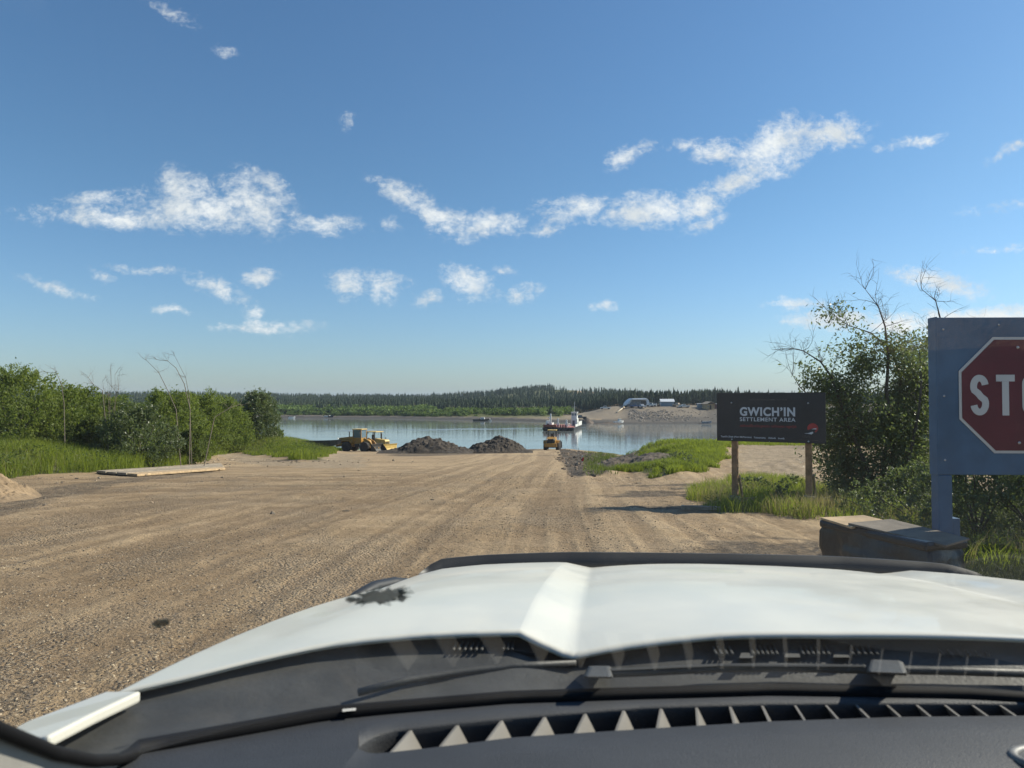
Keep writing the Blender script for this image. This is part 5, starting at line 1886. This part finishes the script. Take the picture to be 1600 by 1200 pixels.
def build_stakes():
    M_ST = principled("survey_lath", (.48, .40, .29), .8, var=.1)
    M_RIB = principled("red_flagging_tape", (.62, .05, .04), .6, var=.1)
    for (px, py, d, h, ribbon_, lab) in [(903, 727, 47, 1.15, False, "thin tall stake in the rubble right of the ramp road"), (910, 723, 48, .55, True, "short stake with red and white flagging right of the ramp road"),
                                         (722, 712, 92, .9, False, "short pale stake between the two dark piles of earth"), (821, 703, 118, 1.2, False, "thin stake standing left of the loader on the ramp")]:
        p = at(px, py, d)
        p.z = hz(p.x, p.y)
        if ribbon_:
            root = empty("survey_stake", p, 0, lab, "stake")
            MB().box((0, 0, h / 2), (.07, .04, h)).build("lath", M_WHITE, root)
            MB().box((.03, -.03, h * .55), (.13, .02, h * .5), (0, R(14), 0)).build("flagging", M_RIB, root)
        else:
            o = MB().box((0, 0, h / 2), (.05, .04, h), (0, R(2), 0), (.7, .7)).build("survey_stake", M_ST)
            o.location = p
            tag(o, lab, "stake")
    p = at(1100, 791, 17.5)
    o = MB().box((0, 0, .05), (.55, .16, .05), (0, R(4), R(10))).build("wood_scrap", M_PALEWOOD, None, .005)
    o.location = (p.x, p.y, hz(p.x, p.y))
    tag(o, "short pale wood scrap on the ground left of the black sign's post", "wood scrap")
    p = at(1130, 795, 17.0)
    o = MB().box((0, 0, .08), (1.0, .12, .09), (0, R(1), R(-6))).build("ground_beam", M_GREYWOOD, None, .01)
    o.location = (p.x - .5, p.y, hz(p.x, p.y))
    tag(o, "weathered beam lying against the foot of the black sign's left post", "beam")


build_stakes()

# ------------------------------------------------------------------ the white pickup we look out of
M_CARWHITE = principled("white_car_paint", (.66, .645, .565), .42, var=.04, vscale=2.5, coat=.30, spec=.4, rough_var=.12, dirt=(.55, .51, .43), dirt_amt=.30)
M_COWL = principled("black_cowl_plastic", (.055, .056, .054), .55, var=.25, vscale=9, bump=.12, bscale=120, dirt=(.10, .09, .075), dirt_amt=.35)
M_RUBBER = principled("black_seal", (.006, .006, .007), .7, var=.1, spec=.2)
M_DASH = principled("charcoal_dash_vinyl", (.037, .040, .046), .62, var=.12, vscale=6, bump=.25, bscale=420)
M_TRIM = principled("light_grey_pillar_trim", (.48, .465, .43), .75, var=.08, vscale=8, bump=.1, bscale=300)
M_FIN = principled("grey_vent_plastic", (.17, .16, .145), .6, var=.1, vscale=10, bump=.1, bscale=300)
M_VOID = principled("duct_black", (.006, .006, .008), .8, var=.1, spec=.1)
M_DEFLECT = principled("smoked_acrylic", (.016, .017, .018), .5, var=.1, spec=.5, dirt=(.09, .08, .065), dirt_amt=.25)
M_GLASS = glass_mat("windshield_glass", (.92, .95, .93), dust=.019)
M_SIDEGLASS = glass_mat('tinted_side_glass', (.62, .66, .64))
M_INSECT = principled("insect_remains", (.020, .045, .045), .5, var=.4, vscale=60)
def soft_insect(m):
    T = m.node_tree
    out = next(n for n in T.nodes if n.type == 'OUTPUT_MATERIAL')
    bs = next(n for n in T.nodes if n.type == 'BSDF_PRINCIPLED')
    bs.inputs['Alpha'].default_value = .86


soft_insect(M_INSECT)
M_HEADLINER = principled("grey_headliner", (.20, .20, .19), .9, var=.05)

CX, YAW = .43, R(4)


def build_truck():
    root = empty("pickup_truck", (0, 0, GZ0), 0, "white pickup truck seen from inside over its dashboard and white hood", "pickup truck")
    root.rotation_euler = (-math.atan(SLOPE), 0, -YAW)
    Mi = (Matrix.Translation((0, 0, GZ0)) @ Euler(root.rotation_euler).to_matrix().to_4x4()).inverted()
    cy, sy = math.cos(YAW), math.sin(YAW)

    def L(c, Y, zr):                      # c across from the truck's centre, Y ahead of the eye, zr height relative to the eye
        X = c + CX
        return Mi @ Vector((X * cy + Y * sy, -X * sy + Y * cy, EYE.z + zr))

    def P(px, py, zr):                    # point of the picture at height zr
        a = at(px, py, 1.0)
        k = zr / (a.z - EYE.z)
        w = EYE + (a - EYE) * k
        return Mi @ w

    def PW(px, py, d):
        return Mi @ at(px, py, d)

    # ---- hood
    def Yr(c):
        if c > 0: return float(np.interp(c, [0, .34, .50, .60, .66, .70, .80, .88, .93, .99, 1.07], [1.150, 1.148, 1.128, 1.110, 1.114, 1.120, 1.104, 1.07, 1.04, 1.00, .965]))
        return float(np.interp(abs(c), [0, .18, .34, .417, .46, .50, .66, .80, .90, .98, 1.07], [1.150, 1.146, 1.124, 1.108, 1.114, 1.127, 1.116, 1.092, 1.045, 1.00, .965]))
    def Yf(c): return float(np.interp(abs(c), [0, .42, .68, .80, .86, .905], [2.24, 2.235, 2.20, 2.165, 2.10, 2.00]))
    def hz_(c, v):
        a = abs(c)
        z = -.373 - .06 * v - .077 * v * v
        z -= (.032 - .008 * v) * max(0, (a - .46) / .5) ** 2
        z += .032 * max(0, c) * (1 - v)
        lo, hi = .417 - .08 * v, .50 - .08 * v
        dep = .030 * (1 - .45 * v)
        b = a
        if c > 0: lo, hi = lo + .12 + .08 * v, hi + .12 + .08 * v
        if b < lo: z -= dep * (b / lo) ** 2.2
        elif b < hi: z -= dep * (1 - (b - lo) / (hi - lo))
        return z
    ss = sorted(set([round(-1 + 2 * i / 60, 4) for i in range(61)] + [s * q for s in (-1, 1) for q in (.375, .385, .455, .465, .985, .995)]))
    rows = 30
    vs, fs = [], []
    ext = [(.012, .012), (.022, .035), (.026, .10), (.03, .42)]
    def col_pts(v):
        w = 1.07 - .185 * v ** 1.3
        pts = []
        for (dx, dz) in reversed(ext):
            pts.append((-w - dx, -1, dz))
        for s in ss: pts.append((s * w, s, 0))
        for (dx, dz) in ext: pts.append((w + dx, 1, dz))
        return pts
    nc = len(ss) + 2 * len(ext)
    for i in range(rows + 1):
        v = i / rows
        for (c, s, dz) in col_pts(v):
            w = 1.07 - .185 * v ** 1.3
            cc = max(-w, min(w, c))
            y0, y1 = Yr(cc * 1.07 / w), Yf(cc)
            vs.append(L(c, y0 + (y1 - y0) * v, hz_(cc, v) - dz))
    for (dy, dz) in [(.014, .010), (.022, .04), (.02, .30)]:
        for (c, s, d0) in col_pts(1.0):
            w = .885
            cc = max(-w, min(w, c))
            vs.append(L(c, Yf(cc) + dy, hz_(cc, 1) - dz - d0))
    # rear lip turned down
    for (c, s, d0) in col_pts(0.0):
        cc = max(-1.07, min(1.07, c))
        vs.append(L(c, Yr(cc) + .010, hz_(cc, 0) - .007 - d0))
    nr = rows + 4
    for i in range(nr - 1):
        for k in range(nc - 1): fs.append((i * nc + k, i * nc + k + 1, (i + 1) * nc + k + 1, (i + 1) * nc + k))
    b = nr * nc
    for k in range(nc - 1): fs.append((b + k, b + k + 1, k + 1, k))
    hood = MB().add(vs, fs).build("hood", M_CARWHITE, root, 0, True)

    # ---- bug deflector along the hood's leading edge, with its side wings
    cs = np.linspace(-.865, .835, 60)
    vs, fs = [], []
    for c in cs:
        e = min(1, (c + .865) / .055, (.835 - c) / .10)
        e = max(0.0, e) ** .6
        zt = -.515 - .012 * (abs(c) / .8) ** 3 + .027 * e
        y = Yf(c)
        vs += [L(c, y + .015, -.56), L(c, y + .055, -.56), L(c, y + .030 + .022, zt), L(c, y + .030 + .014, zt)]
    for i in range(len(cs) - 1):
        for k in range(4): fs.append((i * 4 + k, i * 4 + (k + 1) % 4, i * 4 + 4 + (k + 1) % 4, i * 4 + 4 + k))
    fs += [(0, 1, 2, 3), tuple(len(vs) - 4 + k for k in (3, 2, 1, 0))]
    dfl = MB().add(vs, fs).build("bug_deflector", M_DEFLECT, root, 0, True)
    for s in (-1, 1):
        pts = [L(s * .985, 1.80, -.536), L(s * .975, 1.86, -.527), L(s * .955, 1.96, -.528), L(s * .922, 2.05, -.538), L(s * .875, 2.13, -.555)]
        MB().tube(pts, [.008, .018, .020, .018, .010], 8).build("deflector_wing", M_DEFLECT, dfl, 0, True)

    # ---- windshield: base curve, header, pane
    CB = [-1.10, -.92, -.69, -.45, -.07, .20, .45, .69, .92, 1.10]
    YB = [.66, .83, .954, 1.02, 1.073, 1.078, 1.05, .965, .83, .66]
    def Ys(c): return float(np.interp(c + .0525, CB, YB))
    def pane(s, t):
        c0, c1 = s * .95, s * .74
        y0, y1 = Ys(c0), -.10 - .05 * s * s
        return L(c0 + (c1 - c0) * t, y0 + (y1 - y0) * t, -.43 + .85 * t ** (1.0 + .36 * s ** 8))
    n1, n2 = 48, 24
    vs = [pane(-1 + 2 * i / n1, j / n2) for j in range(n2 + 1) for i in range(n1 + 1)]
    fs = [(j * (n1 + 1) + i, j * (n1 + 1) + i + 1, (j + 1) * (n1 + 1) + i + 1, (j + 1) * (n1 + 1) + i) for j in range(n2) for i in range(n1)]
    glass = MB().add(vs, fs).build("windshield", M_GLASS, root, 0, True)
    base = [pane(-1 + 2 * i / 60, 0) for i in range(61)]
    lefte = [pane(-1, t) for t in (1, .8, .6, .4, .3, .2, .12, .06, .02)]
    righte = [pane(1, t) for t in (.02, .06, .12, .2, .3, .4, .6, .8, 1)]
    MB().tube(lefte + base + righte, [.0062] * 8 + [.009] + [.0115] * 61 + [.009] + [.0062] * 8, 8).build("windshield_seal", M_RUBBER, glass, 0, True)
    top = [pane(-1 + 2 * i / 20, 1) for i in range(21)]
    # ---- pillars
    for s in (-1, 1):
        e = [pane(s, t) for t in (0, .05, .1, .2, .35, .5, .75, 1)]
        d = [L(s * .98 + CX * 0, .72, -.50)] + [None] * 7
        vs, fs = [], []
        for k, q in enumerate(e):
            o1 = Vector((s * .002, -.002, -.004))
            o2 = Vector((s * .035, -.17, -.055))
            o3 = Vector((s * .09, -.03, -.02))
            vs += [q + o1, q + o1 + o2, q + o1 + o2 + o3 * .5, q + Vector((s * .010, .0, -.002))]
        for k in range(len(e) - 1):
            for m in range(4): fs.append((k * 4 + m, k * 4 + (m + 1) % 4, k * 4 + 4 + (m + 1) % 4, k * 4 + 4 + m))
        fs += [(0, 1, 2, 3), tuple(len(vs) - 4 + k for k in (3, 2, 1, 0))]
        MB().add(vs, fs).build("pillar_trim", M_TRIM, root, .003)
        MB().tube([q + Vector((s * .055, -.035, -.020)) for q in e], .026, 8).build("pillar", M_CARWHITE, root, 0, True)

    # ---- cowl between hood and glass
    n = 70
    vs, fs = [], []
    m = 7
    for i in range(n + 1):
        c = -1.14 + 2.28 * i / n
        ya, yb = Ys(c * .97) - .012, Yr(c) + .03
        za, zb = -.432, hz_(c, 0) - .011
        for j in range(m + 1):
            f = j / m
            zz = za + (zb - za) * f - .010 * math.sin(f * math.pi) + (.006 if .50 < f < .75 else 0)
            vs.append(L(c, ya + (yb - ya) * f, zz))
    for i in range(n):
        for j in range(m): fs.append((i * (m + 1) + j, i * (m + 1) + j + 1, (i + 1) * (m + 1) + j + 1, (i + 1) * (m + 1) + j))
    cowl = MB().add(vs, fs).build("cowl", M_COWL, root, 0, True)
    M_SLAT = principled("grey_cowl_slats", (.085, .085, .08), .6, var=.15)
    def slats(x0, x1, ya, yb, k, zr, lean):
        mb = MB()
        for i in range(k):
            x = x0 + (x1 - x0) * i / max(1, k - 1)
            a, b_ = P(x, yb, zr), P(x + lean, ya, zr)
            mb.tube([a + Vector((0, 0, .004)), b_ + Vector((0, 0, .004))], .0022, 5)
        return mb
    for args in [(708, 752, 1003, 1020, 6, -.3965, 8), (786, 800, 999, 1019, 3, -.3965, 5), (1120, 1145, 1014, 1027, 4, -.3985, -6), (1178, 1215, 1013, 1027, 6, -.3985, -6), (1256, 1296, 1012, 1027, 6, -.398, -7), (1334, 1372, 1013, 1027, 5, -.397, -8), (1475, 1545, 1014, 1028, 6, -.398, -14)]:
        slats(*args).build("cowl_vent", M_SLAT, cowl)
    for (x0, x1, ya, yb) in [(1155, 1176, 1020, 1028), (1226, 1250, 1015, 1027), (1302, 1328, 1015, 1027)]:
        MB().hexa([P(x0, yb, -.404), P(x1, yb, -.404), P(x1 + 3, ya, -.404), P(x0 + 3, ya, -.404)], [P(x0, yb, -.396), P(x1, yb, -.396), P(x1 + 3, ya, -.396), P(x0 + 3, ya, -.396)]).build("cowl_panel", M_SLAT, cowl)
    # wipers
    z = -.405
    wp = MB().tube([P(920, 1053, z), P(1000, 1050, z), P(1120, 1044, z), P(1230, 1043, z), P(1350, 1046, z), P(1480, 1048, z), P(1700, 1055, z)], .0065, 6)
    wiper = wp.build("wiper", M_COWL, root, 0, True)
    MB().tube([P(955, 1047, z + .006), P(1120, 1040, z + .006), P(1350, 1041, z + .006)], .0022, 5).build("wiper_arm", M_SLAT, wiper)
    MB().hexa([P(1352, 1052, z), P(1420, 1056, z), P(1412, 1034, z - .002), P(1358, 1030, z - .002)], [P(1356, 1050, z + .016), P(1416, 1052, z + .016), P(1408, 1032, z + .014), P(1360, 1030, z + .014)]).build("wiper_pivot", M_COWL, wiper, .004)
    MB().hexa([P(910, 1060, z - .006), P(960, 1060, z - .006), P(956, 1040, z - .006), P(918, 1040, z - .006)], [P(914, 1058, z + .010), P(956, 1058, z + .010), P(952, 1042, z + .010), P(922, 1042, z + .010)]).build("wiper_pivot", M_COWL, wiper, .004)
    w2 = MB().tube([P(560, 1082, z - .012), P(640, 1062, z - .010), P(720, 1050, z - .008), P(800, 1041, z - .006), P(900, 1036, z - .004)], .0055, 6)
    w2.build("wiper", M_COWL, root, 0, True)
    MB().tube([P(800, 1018, -.400), P(838, 1024, -.400)], .0025, 5).build("washer_hose", M_RUBBER, cowl)
    MB().hexa([P(535, 1112, -.425), P(556, 1110, -.425), P(556, 1103, -.425), P(535, 1105, -.425)], [P(535, 1112, -.421), P(556, 1110, -.421), P(556, 1103, -.421), P(535, 1105, -.421)]).build("vin_plate", M_TRIM, glass)

    # ---- fender top pieces beside the cowl
    def fender(sg):
        q = [P(168, 1079, -.412), P(221, 1079, -.404), P(150, 1112, -.402), P(75, 1150, -.400), P(-30, 1165, -.415), P(40, 1128, -.424)]
        if sg > 0:
            e = Mi @ EYE
            q = [Vector((2 * (e.x + CX) - p.x, p.y, p.z)) for p in q]
        mb = MB()
        lo = [p + Vector((sg * .0, 0, -.016)) for p in q]
        n_ = len(q)
        mb.add(q + lo, [tuple(range(n_)), tuple(range(2 * n_ - 1, n_ - 1, -1))] + [(i, n_ + i, n_ + (i + 1) % n_, (i + 1) % n_) for i in range(n_)])
        return mb
    for sg in (-1, 1):
        fender(sg).build("fender_top", M_CARWHITE, root, .004)

    # ---- dashboard with the long defroster slot
    zd = -.43
    def far_y(px): return float(np.interp(px, [560, 580, 620, 700, 800, 1000, 1200, 1400, 1600, 1900], [1169, 1150, 1140, 1131, 1121, 1105, 1099, 1098, 1099, 1106]))
    def near_y(px): return float(np.interp(px, [560, 580, 620, 700, 800, 1000, 1200, 1400, 1600, 1900], [1169, 1178, 1174, 1165, 1152, 1139, 1127, 1120, 1118, 1122]))
    def seal_y(px): return float(np.interp(px, [60, 190, 520, 800, 1200, 1600, 1900, 2300], [1200, 1166, 1109, 1088, 1079, 1084, 1098, 1130]))
    xs = list(np.linspace(560, 1900, 90))
    dn = Vector((0, 0, -1))
    mb = MB()
    def strip(rows_):
        k = len(rows_[0])
        mb.add([p for r_ in rows_ for p in r_], [(i * k + j, (i + 1) * k + j, (i + 1) * k + j + 1, i * k + j + 1) for i in range(len(rows_) - 1) for j in range(k - 1)])
    back = Vector((0, -1, 0))
    rows_ = []
    for x in xs:
        s_, f_ = P(x, seal_y(x), zd - .004), P(x, far_y(x), zd)
        rows_.append([s_ + dn * .03, s_, s_.lerp(f_, .6) + Vector((0, 0, .001)), f_ + Vector((0, .002, .0005)), f_ + dn * .003, f_ + dn * .012, f_ + dn * .07])
    strip(rows_)
    rows_ = []
    for x in xs:
        q = P(x, near_y(x), zd)
        rows_.append([q + dn * .07, q + dn * .012, q + dn * .003, q + back * .003 + Vector((0, 0, .001)), q + back * .06 + Vector((0, 0, .004)), q + back * .14 + Vector((0, 0, .004)), q + back * .24 + dn * .02, q + back * .30 + dn * .10, q + back * .32 + dn * .4])
    strip(rows_)
    # left and right of the slot
    for (xa, xb) in ((178, 560), (1900, 2500)):
        rows_ = []
        for x in np.linspace(xa, xb, 24):
            s_ = P(x, seal_y(x), zd - .004)
            q = P(x, (near_y(x) + far_y(x)) / 2 if xa > 1000 else float(np.interp(x, [178, 560], [1212, 1169])), zd)
            rows_.append([s_ + dn * .03, s_, s_.lerp(q, .6) + Vector((0, 0, .001)), q, q + back * .003 + Vector((0, 0, .001)), q + back * .06 + Vector((0, 0, .004)), q + back * .14 + Vector((0, 0, .004)), q + back * .24 + dn * .02, q + back * .30 + dn * .10, q + back * .32 + dn * .4])
        strip(rows_)
    dash = mb.build("dashboard", M_DASH, root, 0, True)
    mb = MB()
    rows_ = [[P(x, far_y(x) - 3, zd) + dn * .055, P(x, near_y(x) + 3, zd) + dn * .055] for x in xs]
    strip_v = [p for r_ in rows_ for p in r_]
    mb.add(strip_v, [(i * 2, i * 2 + 2, i * 2 + 3, i * 2 + 1) for i in range(len(xs) - 1)])
    mb.build("defroster_duct", M_VOID, dash)
    tips = [643, 716, 785, 852, 915, 975, 1033, 1088, 1140, 1190, 1241, 1289, 1336, 1384, 1430, 1474, 1517, 1560, 1602, 1645, 1688, 1730, 1772, 1815, 1857]
    for x in tips:
        off = float(np.interp(x, [640, 785, 915, 975, 1033, 1090, 1300, 1560, 1800], [-36, -28, -18, -14, -7, 3, 25, 33, 38]))
        a, b_ = P(x, far_y(x) - 2, zd) + dn * .003, P(x + off, near_y(x + off) + 3, zd) + dn * .001
        t = Vector((.0016, 0, 0))
        sh = dn * .05 + Vector((.026, 0, 0))
        MB().hexa([a - t + sh, a + t + sh, b_ + t + sh, b_ - t + sh], [a - t, a + t, b_ + t, b_ - t]).build("vent_fin", M_FIN, dash)
    # chrome-rimmed recess of the dash speaker at the right
    c0 = P(1672, 1198, zd + .004)
    mb = MB()
    ring = [c0 + Vector((.060 * math.cos(a), .034 * math.sin(a), .006)) for a in np.linspace(0, 2 * math.pi, 33)]
    mb.tube(ring, .006, 8, False)
    mb.build("speaker_ring", principled("satin_grey_ring", (.16, .155, .145), .5), dash, 0, True)
    mb = MB()
    mb.add([c0 + Vector((.058 * math.cos(a), .032 * math.sin(a), .002)) for a in np.linspace(0, 2 * math.pi, 33)[:-1]], [tuple(range(32))])
    mb.build("speaker_grille", M_RUBBER, dash)

    # ---- rest of the cab and body (seen only from outside)
    hd = [pane(-1 + 2 * i / 12, 1) for i in range(13)]
    vs = hd + [Vector((p.x, p.y - 1.35, p.z + .03)) for p in hd]
    lo = [p + Vector((0, 0, -.05)) for p in vs]
    k = 13
    fs = [(i, i + 1, k + i + 1, k + i) for i in range(12)] + [(26 + k + i, 26 + k + i + 1, 26 + i + 1, 26 + i) for i in range(12)]
    fs += [(26 + i, 26 + i + 1, i + 1, i) for i in range(12)] + [(k + i, k + i + 1, 26 + k + i + 1, 26 + k + i) for i in range(12)] + [(0, k, 26 + k, 26), (12, 26 + 12, 26 + 25, 25)]
    MB().add(vs, fs).build("roof", M_CARWHITE, root, .01)
    e = Mi @ EYE
    xc = e.x + CX
    MB().box((xc, e.y - 1.50, e.z - .45), (1.6, .06, 1.7)).build("rear_wall", M_HEADLINER, root)
    MB().box((xc, e.y - .35, e.z - 1.25), (1.8, 2.3, .06)).build("cab_floor", M_VOID, root)
    for s in (-1, 1):
        d = MB().prism([(e.y + .62, e.z - .47), (e.y + .62, e.z - 1.28), (e.y - 1.48, e.z - 1.28), (e.y - 1.48, e.z - .44)], xc + s * .98 - .035, xc + s * .98 + .035, 'X').build("door", M_CARWHITE, root, .015)
        MB().tube([(xc + s * .96, e.y - .55, e.z - .45), (xc + s * .76, e.y - .62, e.z + .38)], .04, 8).build("door_pillar", M_CARWHITE, root)
        MB().hexa([(xc + s * .985 - .003, e.y + .60, e.z - .47), (xc + s * .985 + .003, e.y + .60, e.z - .47), (xc + s * .985 + .003, e.y - 1.45, e.z - .45), (xc + s * .985 - .003, e.y - 1.45, e.z - .45)], [(xc + s * .78 - .003, e.y - .12, e.z + .40), (xc + s * .78 + .003, e.y - .12, e.z + .40), (xc + s * .78 + .003, e.y - 1.40, e.z + .40), (xc + s * .78 - .003, e.y - 1.40, e.z + .40)]).build('side_window', M_SIDEGLASS, d)
        MB().box((xc + s * 1.02, e.y - .35, e.z - .60), (.03, .22, .035)).build("door_handle", M_CARWHITE, d, .01)
        MB().prism([(e.y + 2.18, e.z - .60), (e.y + 2.20, e.z - .95), (e.y + 1.98, e.z - .98), (e.y + 1.80, e.z - .66), (e.y + 1.10, e.z - .66), (e.y + .92, e.z - 1.25), (e.y + .66, e.z - 1.25), (e.y + .66, e.z - .52), (e.y + 1.2, e.z - .50)],
                   xc + s * .94 - .03, xc + s * .94 + .03, 'X').build("fender", M_CARWHITE, root, .01)
        MB().box((xc + s * .97, e.y - 2.7, e.z - .85), (.06, 2.2, .75)).build("bed_side", M_CARWHITE, root, .02)
        MB().box((xc + s * .62, e.y + 2.22, e.z - .70), (.36, .05, .22)).build("headlight", M_LAMP, root, .02)
        for yy in (1.48, -2.55):
            wheel(root, "wheel", (xc + s * .84, e.y + yy, .40), .40, .27, M_TYRE, M_BOLT, True)
    MB().box((xc, e.y - 3.78, e.z - .85), (1.9, .06, .75)).build("tailgate", M_CARWHITE, root, .02)
    MB().box((xc, e.y - 2.7, e.z - 1.12), (1.9, 2.2, .06)).build("bed_floor", M_COWL, root)
    MB().box((xc, e.y + 2.26, e.z - 1.12), (1.85, .18, .26)).build("bumper", M_DARKSTEEL, root, .04)
    MB().box((xc, e.y + 2.19, e.z - .78), (.86, .06, .34)).build("grille", M_DARKSTEEL, root, .02)

    # ---- insects dried on the outside of the glass
    from mathutils.bvhtree import BVHTree
    Mw = Mi.inverted()
    bvh = BVHTree.FromPolygons([Mw @ Vector(v.co) for v in glass.data.vertices], [tuple(p.vertices) for p in glass.data.polygons])
    r = np.random.default_rng(77)
    def insect(px, py, wpx, hpx, label, legs=0):
        dr = (at(px, py, 1.0) - EYE).normalized()
        hit, nrm, _, _ = bvh.ray_cast(EYE, dr)
        if hit is None: return
        if nrm.dot(dr) < 0: nrm = -nrm
        u = Vector((1, 0, 0))
        u = (u - nrm * u.dot(nrm)).normalized()
        v = nrm.cross(u)
        dist = (hit - EYE).length
        sc = dist / FPX
        rx = wpx * sc / 2
        ry = hpx * sc / 2 / max(.25, abs(dr.dot(nrm)))
        mb = MB()
        n_ = 26
        prof = [(1.0, .0), (.8, .0012), (.3, .0022)]
        jag = [1 + .16 * r.normal() for _ in range(n_)]
        vs = []
        for (q, h) in prof:
            for k_ in range(n_):
                a = 2 * math.pi * k_ / n_
                vs.append(u * rx * q * math.cos(a) * jag[k_] + v * ry * q * math.sin(a) * jag[k_] + nrm * (h + .0004))
        fs = [(i * n_ + k_, i * n_ + (k_ + 1) % n_, (i + 1) * n_ + (k_ + 1) % n_, (i + 1) * n_ + k_) for i in range(2) for k_ in range(n_)]
        fs.append(tuple(range(2 * n_, 3 * n_)))
        mb.add(vs, fs)
        for k_ in range(legs):
            a = r.uniform(0, 6.283)
            p0 = u * rx * .8 * math.cos(a) + v * ry * .8 * math.sin(a) + nrm * .001
            p1 = u * rx * r.uniform(1.05, 1.45) * math.cos(a + r.normal() * .2) + v * ry * r.uniform(1.1, 1.6) * math.sin(a + r.normal() * .2) + nrm * .001
            mb.tube([p0, p0.lerp(p1, .5) + u * .001 * r.normal(), p1], [.0007, .0005, .0003], 4)
        o = mb.build("squashed_insect", M_INSECT)
        o.location = hit
        tag(o, label, "dead insect", "dead insects on the windshield")
    insect(594, 933, 72, 20, "largest dark squashed insect on the windshield, over the hood's left corner", 26)
    insect(548, 938, 14, 8, "small dark insect speck left of the largest squashed insect")
    insect(628, 937, 12, 8, "small dark insect speck touching the largest squashed insect's right end")
    insect(252, 975, 20, 11, "dark insect spot on the windshield over the gravel road")
    return root


build_truck()

HAZE = 0.00013


def build_haze():
    m = bpy.data.materials.new("river_haze")
    m.use_nodes = True
    T = NT(m.node_tree)
    v = T.n('ShaderNodeVolumePrincipled')
    v.inputs['Color'].default_value = rgb(.72, .84, 1.0)
    v.inputs['Density'].default_value = HAZE
    v.inputs['Anisotropy'].default_value = 0.0
    o = T.n('ShaderNodeOutputMaterial')
    T.t.links.new(v.outputs[0], o.inputs['Volume'])
    b = MB().box((0, 3000, 24), (11000, 13000, 60))
    h = b.build("haze", m)
    tag(h, kind='stuff')


if HAZE > 0: build_haze()
